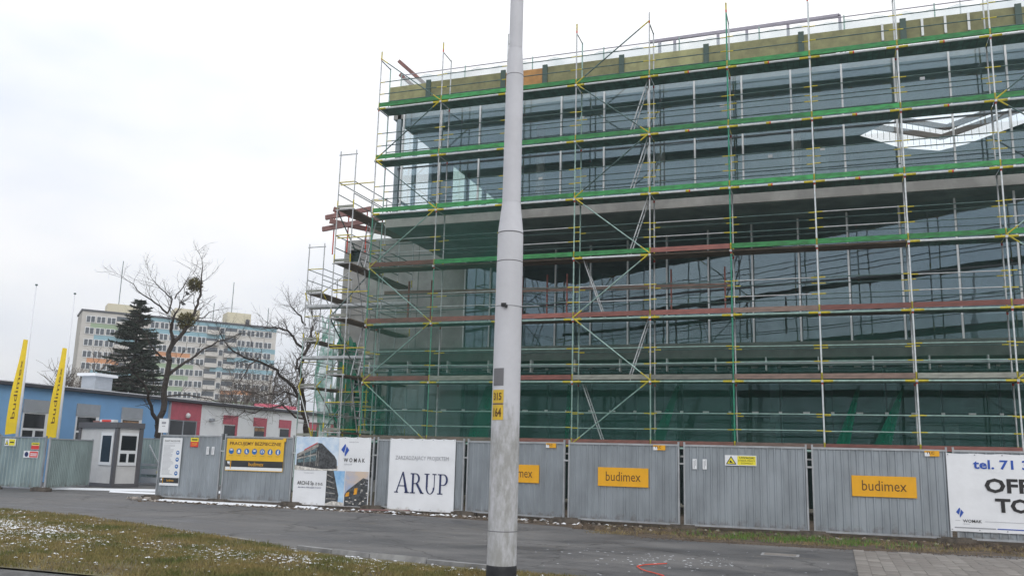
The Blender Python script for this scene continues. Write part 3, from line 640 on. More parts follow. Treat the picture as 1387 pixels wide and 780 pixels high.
lm = {(b, q): rail(2.5, .033, b, .3, q).mesh('ledger') for b in ('zinc_bright', 'galv_mint') for q in (0, 1)}
tm = {c: MB().box(.03, -.018, 0, 2.47, .016, .15, 'toe_'+c).mesh('toe_board') for c in ('green', 'red', 'brown', 'grey')}
def deckmesh(m):
    d = MB(); 
    for q in range(2): d.box(.03, .03+q*.34, -.05, 2.47, .03+q*.34+.33, 0, m)
    if m == 'deck_metal':
        for i in range(12): d.box(.2+i*.18, .05, -.062, .22+i*.18, .68, -.052, 'steel_dark')
    return d.mesh('deck')
dm = {m: deckmesh(m) for m in ('deck_metal', 'deck_wood')}
toe = {6: ['green']*9, 5: ['green']*9, 4: ['green']*9, 3: ['red', 'green', 'green', 'green', 'red', 'green', 'green', 'green', 'green'],
       2: ['red']*5+['brown', 'red', 'red', 'red'], 1: ['red', 'grey', 'red', 'grey', 'grey', 'brown', 'brown', 'grey', 'grey'], 0: ['brown', 'brown', 'red', 'red', 'toe', 'brown', 'red', 'red', 'brown']}
tl_ = {'green': 'green painted toe board', 'red': 'red-brown wooden toe board', 'brown': 'brown wooden toe board', 'grey': 'weathered grey wooden toe board'}
for j, z in enumerate(Lz):
    for k in range(9):
        x = PX[k]; lo = (j <= 3)
        tcx = toe[j][k]; tcx = 'red' if tcx == 'toe' else tcx
        W_ = Vector((x, 0, z))-wl(SC)
        o = link('toe_board', tm[tcx], SC, W_+Vector((0, -.04, .02))); o['label'] = tl_[tcx]; o.rotation_euler = (rnd.uniform(-.02, .02), rnd.uniform(-.002, .002), 0)
        link('deck', dm['deck_wood' if (j == 3 and 1 <= k <= 6) or (j < 3 and (k+j) % 4 == 0) or (j == 3 and k == 0) else 'deck_metal'], SC, W_)
        lb = 'galv_mint' if (j <= 2) else 'zinc_bright'
        if not (j == 3 and k in (1, 2, 5, 6, 4, 0)): link('ledger', lm[(lb, 1 if (j >= 4 and k >= 4) else 0)], SC, W_+Vector((0, -.03, -.05)))
        for zz in (.52, 1.0):
            base = 'galv_mint' if j < 2 else ('galv' if (j < 4 and (k+j) % 2) else 'steel_dark')
            link('guard_rail', rm[base], SC, W_+Vector((0, 0, zz+rnd.uniform(-.015, .015))))
            if j < 6 or zz < 1: link('guard_rail', rm['steel_dark'] if zz > .6 else rp, SC, W_+Vector((0, .73, zz+rnd.uniform(-.04, .04))))
def brace(a, b, m0='steel_dark', m1='yellow', r=.021, parent=SC, y=-.05):
    a = Vector(a); b = Vector(b); d = (b-a).normalized(); m = MB()
    m.tube(a, a+d*.38, r*1.08, m1).tube(a+d*.38, b-d*.38, r, m0).tube(b-d*.38, b, r*1.08, m1)
    B('brace', m, parent)
def zig(pairs, yy=-.05):
    for (k0, l0), (k1, l1) in zip(pairs, pairs[1:]):
        z0 = Lz[l0] if l0 < 7 else 15.95; z1 = Lz[l1] if l1 < 7 else 15.95
        brace((PX[k0], yy, z0), (PX[k1], yy, z1), 'galv_mint' if min(l0, l1) < 4 else 'steel_dark')
zig([(0, 7), (1, 6), (0, 5), (1, 4), (0, 3), (1, 2), (0, 1), (1, 0)])
zig([(4, 7), (3, 6), (4, 5), (3, 4), (4, 3), (3, 2), (4, 1), (3, 0)])
zig([(9, 6), (8, 5), (9, 4), (8, 3), (9, 2), (8, 1), (9, 0)])
for k, x in enumerate(PX):      # joint couplers
    for z in Lz: B('coupler', MB().box(x-.035, -.075, z-.09, x+.035, -.02, z-.02, 'galv'), SC)
# access ladders in the fourth bay
def ladder(x0, x1, z0, z1, y=.25, parent=SC):
    m = MB(); a = Vector((x0, y, z0)); b = Vector((x1, y, z1)); w = Vector((0, .3, 0))
    for q in (Vector((0, 0, 0)), w): m.beam(a+q, b+q, .045, .03, 'galv')
    n = 8
    for i in range(1, n): p = a+(b-a)*i/n; m.tube(p, p+w, .012, 'galv', n=5)
    B('ladder', m, parent)
for j, s in ((5, 1), (4, 1), (3, 1), (2, -1), (1, 1), (0, -1)):
    if s == 1: ladder(PX[4]-.75, PX[4]-.1, Lz[j]+.05, Lz[j+1]-.02)
    else: ladder(PX[3]+.95, PX[3]+.25, Lz[j]+.05, Lz[j+1]-.02)
# nets
for k in range(5):
    B('safety_net', MB().grid(wavy(PX[k]+.02, PX[k+1]-.02, -.1, 2.0, 4.0 if k > 1 else 9.9, .012, k+3), 14, 8, 'net_thin' if k > 1 else 'net_corner'), SC)
for k in range(9):
    for zb, zt in ((2.0, 3.95), (4.1, 5.95)):
        if zb > 3 and k > 8: continue
        B('safety_net', MB().grid(wavy(PX[k]+.02, PX[k+1]-.02, .82, zb, zt, .03, k+13), 14, 8, 'net_mid'), SC)
for (x0, x1, w0, w1) in ((-5.5, -5.95, .35, .75), (-2.75, -2.85, .16, .12), (.75, .05, .12, .45), (2.35, 2.45, .1, .14), (6.0, 5.45, .08, .4), (7.2, 6.5, .05, .5), (11.1, 10.7, .1, .3)):
    def f(u, v, x0=x0, x1=x1, w0=w0, w1=w1): return (x0+(x1-x0)*(1-v)+(w0+(w1-w0)*(1-v))*(u-.5), .60+.04*math.sin(u*12+v*3), 2.05+1.85*v)
    B('net_fold', MB().grid(f, 8, 6, 'net_dense'), SC)
# rail with wooden board behind L2
B('hoarding_board', MB().beam((-9.9, 1.0, 7.35-.05), (2.4, 1.0, 7.1), .03, .15, 'toe_brown'), SC)
for x in (-8.9, -8.0, -4.6, -3.7, -3.0, .5, 2.2): B('board_post', MB().beam((x, .97, 6.3), (x, .97, 7.7), .05, .05, 'toe_red'), SC)

# ------------------------------------------------------------------ SIDE SCAFFOLD TOWERS
def tower(name, label, x0, x1, ys, zs, ztop, parent_loc, ladderat=None):
    T = thing(name, label, 'scaffolding', parent_loc)
    for x in (x0, x1):
        for i, y in enumerate(ys):
            m = MB(); z = .05
            zt = ztop if i == 0 else zs[-1]+1.1
            for lz in zs:
                m.tube((x, y, z), (x, y, lz+.0), .024, 'galv_mint' if (lz < 6.5 and x < -12) else 'galv', cap=False).tube((x, y, lz), (x, y, lz+.3), .026, 'yellow' if rnd.random() < .7 else 'galv'); z = lz+.3
            m.tube((x, y, z), (x, y, zt), .024, 'galv')
            B('standard', m, T)
    for i, y in enumerate(ys):
        for z in zs+([ztop-.15] if i == 0 else []):
            B('transom_tube', MB().tube((x0-.06, y, z-.04), (x1+.06, y, z-.04), .022, 'galv').beam((x0, y-.02, z+.07), (x1, y-.02, z+.07), .02, .1, 'toe_grey' if z < ztop-1 else 'galv') if z < ztop-1 else MB().tube((x0-.06, y, z), (x1+.06, y, z), .022, 'galv'), T)
            if z < ztop-1: B('guard_rail', MB().tube((x0, y, z+1.0), (x1, y, z+1.0), .02, 'yellow'), T)
    for z in zs:
        B('deck', MB().box(x0+.03, ys[0], z-.05, x1-.03, ys[-1], z, 'deck_wood'), T)
        for x in (x0, x1):
            for zz in (.55, 1.0):
                B('guard_rail', MB().tube((x, ys[0], z+zz), (x, ys[-1], z+zz), .017, 'steel_dark' if z > 7 else 'galv'), T)
    return T
zsA = [2.3, 4.3, 6.3, 8.3, 10.3]
TA = tower('scaffold_tower', 'narrow bare scaffold tower at the left corner of the office building, nearer of two', -11.47, -10.82, [0, 2.5, 5.0], zsA, 12.5, (-11.1, 2.5, 0))
for (za, ya), (zb, yb) in (((10.3, 0), (8.3, 2.5)), ((8.3, 2.5), (6.3, 0)), ((6.3, 0), (4.3, 2.5)), ((4.3, 2.5), (2.3, 0))):
    brace((-11.5, ya, za), (-11.5, yb, zb), 'steel_dark', 'steel_dark', .024, TA)
for j in range(4):
    m = MB(); a = Vector((-11.2, 1.2 if j % 2 else 1.9, zsA[j]+.05)); b = Vector((-11.2, 1.9 if j % 2 else 1.2, zsA[j+1])); w = Vector((.3, 0, 0))
    for q in (Vector((0, 0, 0)), w): m.beam(a+q, b+q, .03, .045, 'galv')
    for i in range(1, 8): p = a+(b-a)*i/8; m.tube(p, p+w, .012, 'galv', n=5)
    B('ladder', m, TA)
for z in (11.3, 9.3, 7.3, 5.3): B('link_tube', MB().tube((-11.4, 0, z-.1), (-10.0, 0, z-.1), .02, 'yellow'), TA)
zsB = [2.2, 4.2, 6.1, 8.1]
TB = tower('scaffold_tower', 'farther scaffold tower beside the stair core, with torn green net hanging from it', -15.28, -14.55, [4.2, 6.6], zsB, 10.2, (-14.9, 5.4, 0))
for (za, xa), (zb, xb) in (((8.1, -15.3), (6.1, -14.55)), ((6.1, -14.55), (4.2, -15.3)), ((4.2, -15.3), (2.2, -14.55))):
    brace((xa, 4.15, za), (xb, 4.15, zb), 'galv', 'yellow', .022, TB)
for (ya, za), (yb, zb) in (((4.2, 8.1), (6.6, 9.6)), ((6.6, 6.1), (4.2, 8.1)), ((4.2, 4.2), (6.6, 6.1)), ((4.2, 4.2), (6.6, 2.2))):
    brace((-14.5, ya, za), (-14.5, yb, zb), 'galv', 'yellow', .022, TB)
B('walkway', MB().box(-15.1, 4.0, 7.42, -10.3, 4.4, 7.47, 'galv').beam((-15.1, 3.98, 7.5), (-10.3, 3.98, 7.5), .03, .09, 'galv'), TB)
B('walkway', MB().box(-15.1, 4.0, 5.3, -12.0, 4.4, 5.35, 'galv').beam((-15.1, 3.98, 5.37), (-12.0, 3.98, 5.37), .03, .1, 'galv'), TB)
for x in (-13.5, -12.3): B('standard', MB().tube((x, 4.4, 0), (x, 4.4, 4.1 if x > -13 else 4.9), .024, 'yellow' if x > -13 else 'galv'), TB)
for z in (2.5, 3.6, 4.0): B('guard_rail', MB().tube((-13.6, 4.4, z), (-12.2, 4.4, z), .02, 'yellow'), TB)
for n, (x0, x1, z0, z1, yy) in enumerate(((-16.1, -15.2, 2.0, 7.6, 6.75), (-15.2, -14.2, 2.0, 6.6, 6.72), (-14.2, -13.3, 2.0, 5.0, 6.7), (-13.3, -12.4, 2.0, 4.1, 6.68))):
    def f(u, v, x0=x0, x1=x1, z0=z0, z1=z1, n=n, yy=yy):
        return (x0+(x1-x0)*u+.12*math.sin(v*9+n), yy+.08*math.sin(u*14+n*2)+.05*math.sin(v*11), z0+(z1-z0)*v-.5*(math.sin(u*7+n)**2 if v > .95 else 0))
    m = MB(); m.grid(f, 22, 36, 'net_torn'); keep = []
    rr = random.Random(n); hs = [(rr.random(), rr.random(), rr.uniform(.03, .1)) for _ in range(12)]
    for q, fc in enumerate(m.f):
        j, i = divmod(q, 22); u = i/22; v = j/36
        if all((u-a)**2+((v-b)*2.2)**2 > c*c for a, b, c in hs): keep.append(fc)
    m.f = keep; m.m = m.m[:len(keep)]
    B('torn_net', m, TB)

# ------------------------------------------------------------------ FENCE
J = [(-14.85, -4.12), (-12.35, -4.2), (-9.9, -4.02), (-7.27, -3.87), (-4.33, -4.12), (-1.22, -4.88), (1.74, -5.06), (4.7, -5.07), (7.66, -5.09), (10.65, -5.12)]
def sheet(w, h, period, z0, m, depth=.022, flatw=.62):
    b = MB(); n = int(round(w/period)); p = w/n; prof = []
    for i in range(n):
        x = i*p; prof += [(x, 0), (x+p*flatw, 0), (x+p*(flatw+.1), -depth), (x+p*.9, -depth)]
    prof.append((w, 0))
    for (a, ya), (c, yc) in zip(prof, prof[1:]): b.poly([(a, ya, z0), (c, yc, z0), (c, yc, h), (a, ya, h)], m)
    return b
labs = {0: 'grey corrugated fence panel with tall white rules board, left end beside the gateway', 1: 'grey corrugated fence panel carrying the yellow safety board',
        2: 'open tube-framed mesh fence panel covered by the banner with building pictures', 3: 'grey corrugated fence panel behind the white banner with navy serif letters',
        4: 'grey corrugated fence panel partly hidden by the big pale pole', 5: 'grey corrugated fence panel with orange sign just right of the big pale pole',
        6: 'grey corrugated fence panel with the small yellow warning sign', 7: 'grey corrugated fence panel with the rightmost orange sign', 8: 'grey corrugated fence panel behind the white banner at right edge'}
frs = []
for i in range(9):
    a = Vector((*J[i], 0)); b = Vector((*J[i+1], 0)); d = b-a; w = d.length-.1; a += d.normalized()*.05
    F = thing('site_fence', labs[i], 'fence', a, math.atan2(d.y, d.x), 'site fence panels'); frs.append((F, w))
    zb = .09; zt = 2.0
    if i != 2:
        B('sheet', sheet(w-.08, zt-.04, .165, zb+.03, 'fence').mesh and sheet(w-.08, zt-.04, .165, zb+.03, 'fence'), F, (.04, 0, 0))
    else:
        m = MB()
        for q in range(24): m.tube((.1+q*.105, 0, .12), (.1+q*.105, 0, 1.95), .003, 'galv', n=4)
        for q in range(9): m.tube((.04, 0, .2+q*.22), (w-.04, 0, .2+q*.22), .003, 'galv', n=4)
        o = B('wire_mesh', m, F, (0, 0, 0)); o['kind'] = 'stuff'
    B('top_rail', MB().box(0, -.032, zt-.045, w, .02, zt, 'fence_frame'), F, (0, 0, 0)); B('bottom_rail', MB().box(0, -.032, zb-.005, w, .02, zb+.035, 'fence_frame'), F, (0, 0, 0))
    for x in (0, w-.04): B('post', MB().box(x, -.034, .02, x+.04, .022, zt+.06, 'fence_frame'), F, (0, 0, 0))
    B('clamp', MB().box(w-.02, -.05, 1.52, w+.12, .03, 1.56, 'galv'), F, (0, 0, 0))
fb = MB(); fb.box(-.36, -.13, 0, .36, .13, .11, 'foot_block').box(-.28, -.1, .11, .28, .1, .135, 'foot_block')
fbm = fb.mesh('concrete_block')
fl = ['beside the gateway at left end', 'left of the yellow safety board', 'left of the picture banner', 'between the picture banner and the serif-letter banner', 'just left of the big pale pole', 'just right of the big pale pole', 'between the orange sign and the small warning sign', 'right of the small warning sign', 'at the left edge of the right-hand banner']
for i, (x, y) in enumerate(J[:9]):
    o = link('concrete_block', fbm, None, (x+.02, y-.08, -.01)); o.rotation_euler = (0, 0, rnd.uniform(-.12, .12)); o.scale = (rnd.uniform(.85, 1.1), 1, rnd.uniform(.85, 1.1))
    tag(o, 'brown concrete fence foot block '+fl[i], 'concrete block', 'concrete feet under the fence')
mb = MB()
for i in range(7): rock(mb, -15.6+i*.13, -4.45+rnd.uniform(-.1, .1), 0, rnd.uniform(.08, .16), 'rubble')
tag(B('rubble_heap', mb), 'small heap of broken concrete lumps at the left end of the near fence', 'rubble')

# signs: local frame on a panel
def on_panel(i, x, cat, name, label, yoff=-.036, group=None):
    """empty whose local x runs along panel i, origin at world x on that panel, z=0"""
    a = Vector((*J[i], 0)); b = Vector((*J[i+1], 0)); d = (b-a).normalized(); t = (x-a.x)/d.x; p = a+d*t; nrm = Vector((d.y, -d.x, 0)); p += nrm*(-yoff)
    return thing(name, label, cat, p, math.atan2(d.y, d.x), group)
def orange(i, x0, x1, z0, z1, lab):
    T = on_panel(i, x0, 'sign', 'company_sign', lab, group='orange company signs on the fence'); w = (x1-x0)*1.005
    B('board', MB().box(0, -.012, z0, w, 0, z1, 'sign_orange'), T, (0, 0, 0)); h = z1-z0
    text(T, 'budimex', w*.16, z0+h*.28, w*.85, z0+h*.78, 'print_brown', -.0135, .0)
    for q, r in ((.03, .06), (.97, .06), (.03, .94), (.97, .94)): pass
orange(4, -3.30, -1.97, .94, 1.40, 'orange company sign on the fence, half hidden behind the big pole')
orange(5, -.37, .92, .94, 1.40, 'orange company sign on the fence, the middle one of three')
orange(7, 5.6, 6.94, .925, 1.385, 'orange company sign on the fence, rightmost of three')
for i, x, lab in ((4, -1.81, 'partly behind the right side of the pole'), (5, 1.05, 'above the middle orange sign'), (7, 7.15, 'beside the right-hand banner')):
    T = on_panel(i, x, 'sticker', 'fence_sticker', 'tiny orange and white sticker at fence top '+lab, group='small orange stickers on the fence')
    B('label_plate', MB().box(0, -.006, 1.85, .3, 0, 1.97, 'sign_orange').box(.0, -.008, 1.85, .1, -.0062, 1.93, 'sign_white'), T, (0, 0, 0)); text(T, 'TLC', .03, 1.895, .2, 1.955, 'print_brown', -.0095, .02)
T = on_panel(6, 2.78, 'sign', 'warning_sign', 'small yellow and white warning sign with a black triangle on the grey fence')
mb = MB().box(0, -.01, 1.53, .73, 0, 1.77, 'sign_white'); rect(mb, .29, 1.545, .715, 1.755, 'sign_yellow', -.0115)
flat(mb, [(.02, 1.555), (.27, 1.555), (.145, 1.755)], 'print_black', -.012); flat(mb, [(.055, 1.575), (.235, 1.575), (.145, 1.718)], 'sign_yellow', -.0135); flat(mb, [(.10, 1.6), (.20, 1.585), (.16, 1.62), (.13, 1.655), (.11, 1.63)], 'print_black', -.015)
B('board', mb, T, (0, 0, 0)); text(T, 'UWAGA!', .34, 1.69, .68, 1.74, 'print_black', -.0135, .02); text(T, 'STREFA PRACY', .31, 1.63, .70, 1.665, 'print_black', -.0135); text(T, 'DZWIGU', .38, 1.57, .64, 1.605, 'print_black', -.0135)
for i, x in ((6, 2.01), (6, 2.25), (0, -12.95), (0, -12.75)):
    T = on_panel(i, x, 'sticker', 'paper_label', 'torn white paper label on the fence, '+{2.01: 'left of the pair near the warning sign', 2.25: 'right of the pair near the warning sign', -12.95: 'left of the pair near the yellow board', -12.75: 'right of the pair near the yellow board'}[x], group='white paper labels on the fence')
    m = MB().box(0, -.004, 1.42, .10, 0, 1.66, 'sign_white'); rect(m, .03, 1.44, .045, 1.62, 'print_grey', -.0055); rect(m, .065, 1.5, .075, 1.64, 'print_grey', -.0055); B('label_plate', m, T, (0, 0, 0))
# banner right
def banner(T, w, z0, z1, seed):
    r = random.Random(seed); ph = r.uniform(0, 6)
    def f(u, v):
        return (w*u, -.004-.0055*math.sin(u*11+ph+v*3)*math.sin(v*math.pi), z0+(z1-z0)*v+(.012*math.sin(u*math.pi*6)**2 if v < .01 else 0)-.016*math.sin(u*math.pi*6)**2*(1 if v > .99 else 0))
    m = MB().grid(f, 30, 12, 'banner'); 
    m.poly([(0, .002, z0), (0, .002, z1-.02), (w, .002, z1-.02), (w, .002, z0)], 'banner')
    B('cloth', m, T, (0, 0, 0), smooth=True)
    e = MB()
    for i in range(7):
        for z in (z0+.03, z1-.04): e.box(w*i/6*.97+.02, -.0135, z, w*i/6*.97+.045, -.011, z+.02, 'print_grey')
    B('eyelet', e, T, (0, 0, 0))
def logo(T, x, z, s, y=-.0135):
    m = MB(); flat(m, [(x, z), (x+s*.52, z+s*.55), (x+s*.16, z-s*.5)], 'print_blue', y) if 0 else None
    flat(m, [(x-s*.5, z+s*.05), (x-.02*s, z+s*.72), (x+s*.08, z+s*.5), (x-s*.12, z-s*.32)], 'print_blue', y)
    flat(m, [(x+s*.16, z+s*.45), (x+s*.5, z+s*.02), (x+.0*s, z-s*.72), (x-.04*s, z-s*.42)], 'print_blue', y)
    B('logo', m, T, (0, 0, 0))
T = on_panel(8, 7.70, 'banner', 'advert_banner', 'white advertising banner with blue phone number and big black capitals at right edge', -.05); T.location.x -= .12
banner(T, 3.3, .26, 1.93, 1)
text(T, 'tel. 71 34', .52, 1.60, 1.78, 1.80, 'print_blue', -.0135, .022); text(T, 'OFFICES', .72, 1.10, 2.55, 1.41, 'print_black', -.0135, .032); text(T, 'TO LET', .90, .69, 2.45, .99, 'print_black', -.0135, .032)
logo(T, .20, .66, .15); text(T, 'WOMAK', .25, .455, .62, .52, 'print_black', -.0135, .01); text(T, 'GROUP', .25, .415, .38, .435, 'print_grey', -.0135)
m = MB(); rect(m, .08, .335, .88, .355, 'print_grey', -.0135); rect(m, .91, .335, 3.2, .355, 'print_blue', -.0135); rect(m, .1, .488, .2, .494, 'print_grey', -.0135); rect(m, .68, .488, 3.2, .494, 'print_grey', -.0135); B('ruled_line', m, T, (0, 0, 0))
# serif banner
T = on_panel(3, -6.77, 'banner', 'project_banner', 'plain white banner with four large navy serif capitals on the grey fence', -.045)
banner(T, 2.13, .04, 2.03, 2)
text(T, 'ZARZĄDZAJĄCY PROJEKTEM', .20, 1.405, 1.93, 1.55, 'print_grey', -.0135, 0)
m = MB(); Y_ = -.0145
def q4(a, b, c, d): flat(m, [a, b, c, d], 'print_navy', Y_)
zb, zt = .52, 1.07
def serif(x, z, w, top): 
    h = .028; q4((x-w/2, z if not top else z-h), (x+w/2, z if not top else z-h), (x+w/2, z+h if not top else z), (x-w/2, z+h if not top else z))
# A
q4((.255, zb), (.295, zb), (.495, zt+.03), (.46, zt+.03)); q4((.455, zt+.03), (.50, zt+.03), (.665, zb), (.575, zb)); q4((.345, .70), (.585, .70), (.575, .725), (.355, .725)); serif(.275, zb, .13, 0); serif(.625, zb, .16, 0)
# R
q4((.78, zb), (.84, zb), (.84, zt), (.78, zt)); serif(.81, zb, .17, 0); serif(.79, zt, .12, 1)
def bowl(cx, cz, rx, rz, t, a0, a1, n=14):
    for i in range(n):
        p = R(a0+(a1-a0)*i/n); q = R(a0+(a1-a0)*(i+1)/n)
        tt = lambda an: t*(.35+.65*abs(math.cos(an)))
        q4((cx+rx*math.cos(p), cz+rz*math.sin(p)), (cx+rx*math.cos(q), cz+rz*math.sin(q)), (cx+(rx-tt(q))*math.cos(q), cz+(rz-tt(q))*math.sin(q)), (cx+(rx-tt(p))*math.cos(p), cz+(rz-tt(p))*math.sin(p)))
bowl(.90, .925, .135, .145, .06, -90, 90); q4((.83, zt-.022), (.91, zt-.022), (.91, zt), (.83, zt)); q4((.83, .78), (.91, .78), (.91, .80), (.83, .80)); q4((.90, .79), (.97, .80), (1.16, zb), (1.07, zb)); serif(1.12, zb, .10, 0)
# U
q4((1.235, .70), (1.295, .70), (1.295, zt), (1.235, zt)); serif(1.26, zt, .16, 1); q4((1.49, .70), (1.515, .70), (1.515, zt), (1.49, zt)); serif(1.50, zt, .13, 1); bowl(1.375, .70, .14, .19, .05, 180, 360)
# P
q4((1.66, zb), (1.72, zb), (1.72, zt), (1.66, zt)); serif(1.69, zb, .17, 0); serif(1.67, zt, .12, 1); bowl(1.79, .915, .14, .155, .06, -90, 90); q4((1.71, zt-.022), (1.80, zt-.022), (1.80, zt), (1.71, zt)); q4((1.71, .76), (1.80, .76), (1.80, .78), (1.71, .78))
B('lettering', m, T, (0, 0, 0))
# picture banner
T = on_panel(2, -9.86, 'banner', 'picture_banner', 'banner with pictures of an angular office building, blue diamond logo and black lettering', -.045)
banner(T, 2.44, .06, 2.04, 3)
m = MB(); y1, y2, y3, y4 = -.0135, -.0145, -.0155, -.0165
rect(m, .01, 1.12, 1.42, 2.02, 'print_sky', y1); rect(m, .01, 1.06, 1.42, 1.2, 'print_ground', y2)
flat(m, [(.06, 1.18), (.06, 1.52), (.28, 1.62), (.75, 1.85), (.86, 1.84), (1.30, 1.48), (1.38, 1.36), (1.40, 1.12), (.9, 1.10)], 'print_bld', y3)
flat(m, [(.06, 1.42), (.06, 1.52), (.28, 1.62), (.75, 1.83), (.75, 1.74), (.3, 1.53)], 'print_bld_light', y4); flat(m, [(.28, 1.60), (.72, 1.84), (.72, 1.87), (.3, 1.66)], 'print_red', y4)
flat(m, [(.32, 1.46), (.70, 1.60), (.70, 1.71), (.32, 1.55)], 'print_glass', y4); flat(m, [(.32, 1.28), (.70, 1.33), (.70, 1.52), (.32, 1.42)], 'print_glass', y4); flat(m, [(.1, 1.27), (.28, 1.28), (.28, 1.42), (.1, 1.39)], 'print_glass', y4)
flat(m, [(.06, 1.36), (.72, 1.50), (.72, 1.55), (.06, 1.40)], 'print_bld_light', -.0172)
for xq in (.30, .50, .70, .76): flat(m, [(xq, 1.18), (xq+.018, 1.18), (xq+.018, 1.62), (xq, 1.6)], 'print_bld_light', -.0175)
rect(m, 1.08, .08, 1.66, 1.06, 'print_bluesky', y1); flat(m, [(1.08, .10), (1.48, .12), (1.50, .36), (1.30, 1.06), (1.08, 1.06)], 'print_bld', y2)
for q in range(5): flat(m, [(1.10, .25+q*.17), (1.42-.03*q, .25+q*.15), (1.42-.03*q, .27+q*.15), (1.10, .28+q*.17)], 'print_bld_light', y3)
flat(m, [(1.08, .08), (1.66, .08), (1.66, .17), (1.3, .2), (1.08, .12)], 'print_ground', y4)
rect(m, 1.69, .08, 2.42, 1.06, 'print_dusk', y1); flat(m, [(1.69, .08), (1.69, .40), (1.78, .52), (2.26, .88), (2.42, .84), (2.42, .08)], 'print_bld', y2)
flat(m, [(1.72, .34), (1.84, .36), (1.84, .48), (1.74, .44)], 'print_orange', y3); flat(m, [(1.98, .40), (2.08, .42), (2.10, .60), (2.0, .58)], 'print_orange', y3)
rr = random.Random(5)
for q in range(26):
    x = rr.uniform(1.72, 2.38); z = rr.uniform(.1, .3) if q % 2 else rr.uniform(.3, .8); x = x if q % 2 else rr.uniform(2.15, 2.38); rect(m, x, z, x+rr.uniform(.03, .08), z+rr.uniform(.015, .035), rr.choice(['print_ground', 'print_bld_light', 'print_grey']), y3-.0005-q*.0001)
B('print', m, T, (0, 0, 0))
logo(T, 1.63, 1.66, .26); text(T, 'W O M A K', 1.60, 1.32, 2.28, 1.44, 'print_black', -.0135, .012); text(T, 'GROUP', 1.62, 1.24, 1.88, 1.28, 'print_grey', -.0135); text(T, 'INWESTOR', 1.75, 1.88, 2.05, 1.91, 'print_grey', -.0135)
text(T, 'ARCH-E Sp. z o.o.', .13, .60, .98, .74, 'print_black', -.0135, .014); text(T, 'BIURO PROJEKTOW', .17, .53, .93, .575, 'print_navy', -.0135, .01); text(T, 'PROJEKTANT', .33, .96, .66, .99, 'print_grey', -.0135)
# safety board
T = on_panel(1, -12.2, 'sign', 'safety_board', 'yellow safety board with seven blue round pictograms on the grey fence')
m = MB().box(0, -.012, .97, 1.95, 0, 1.92, 'sign_amber'); rect(m, .01, .99, 1.94, 1.08, 'sign_white', -.0135); rect(m, .0, 1.08, 1.95, 1.27, 'sign_dark', -.0135); rect(m, .17, 1.02, .195, 1.27, 'sign_orange', -.015)
flat(m, [(.04, 1.11), (.08, 1.17), (.05, 1.24), (.15, 1.24), (.14, 1.12), (.10, 1.19)], 'sign_white', -.015); m.box(1.9, -.011, 1.86, 2.0, 0, 1.96, 'sign_amber')
for i in range(7):
    cx = .17+i*.265; disc(m, cx, 1.545, .088, 'sign_pict', -.0135)
    if i in (0, 3): rect(m, cx-.04, 1.55+(.0 if i else .02), cx+.04, 1.59+(.0 if i else .02), 'sign_white', -.015)
    elif i == 1: flat(m, [(cx-.05, 1.5), (cx+.05, 1.5), (cx+.03, 1.58), (cx, 1.605), (cx-.03, 1.58)], 'sign_white', -.015)
    elif i == 2: flat(m, [(cx-.03, 1.6), (cx, 1.6), (cx+.01, 1.53), (cx+.06, 1.5), (cx-.03, 1.5)], 'sign_white', -.015)
    elif i == 4: disc(m, cx, 1.545, .05, 'sign_white', -.015); rect(m, cx-.022, 1.5, cx+.022, 1.58, 'sign_pict', -.016)
    else: flat(m, [(cx-.025, 1.49), (cx+.03, 1.49), (cx+.02, 1.56), (cx+.03, 1.61), (cx-.01, 1.6), (cx-.03, 1.54)], 'sign_white', -.015)
B('board', m, T, (0, 0, 0)); text(T, 'PRACUJEMY BEZPIECZNIE', .10, 1.70, 1.85, 1.83, 'print_brown', -.0135, .02); text(T, 'budimex', .80, 1.12, 1.30, 1.23, 'sign_orange', -.015)
for i in range(7): text(T, ('KASK', 'KAMIZELKA', 'BUTY', 'OKULARY', 'OCHRONNIKI', 'SZELKI', 'PRZEJSCIE')[i], .10+i*.265, 1.405, .24+i*.265, 1.425, 'print_brown', -.0135)
# rules board
T = on_panel(0, -14.66, 'sign', 'rules_board', 'tall white board of text and four blue pictograms on the first fence panel')
m = MB().box(0, -.012, .44, .75, 0, 1.9, 'sign_white'); rect(m, .0, .52, .75, .68, 'sign_dark', -.0135); rect(m, .12, .5, .14, .68, 'sign_orange', -.015); flat(m, [(.03, .55), (.05, .6), (.04, .65), (.1, .65), (.09, .56), (.07, .61)], 'sign_white', -.015)
rr = random.Random(2)
for i in range(26): z = 1.68-i*.036; rect(m, .05, z, .05+rr.uniform(.25, .44), z+.010, 'print_grey', -.0135)
rect(m, .05, 1.735, .70, 1.742, 'print_grey', -.0135)
for i in range(4): disc(m, .62, 1.45-i*.21, .065, 'sign_pict', -.0135); rect(m, .59, 1.44-i*.21, .65, 1.475-i*.21, 'sign_white', -.015)
B('board', m, T, (0, 0, 0)); text(T, 'ZASADY NA BUDOWIE', .06, 1.775, .68, 1.835, 'print_black', -.0135, .01); text(T, 'budimex', .28, .565, .56, .64, 'sign_orange', -.015)
T = on_panel(0, -13.58, 'sign', 'small_notice', 'small yellow over red notice beside the tall rules board')
m = MB().box(0, -.008, 1.64, .3, 0, 1.92, 'sign_red'); rect(m, 0, 1.8, .3, 1.92, 'sign_yellow', -.0095); rect(m, .04, 1.84, .26, 1.88, 'print_black', -.0105); B('board', m, T, (0, 0, 0)); text(T, 'STOP', .05, 1.68, .25, 1.76, 'sign_amber', -.0095, .02)
T = on_panel(0, -14.9, 'sign', 'notice_plate', 'small white plate raised above the left end of the near fence')
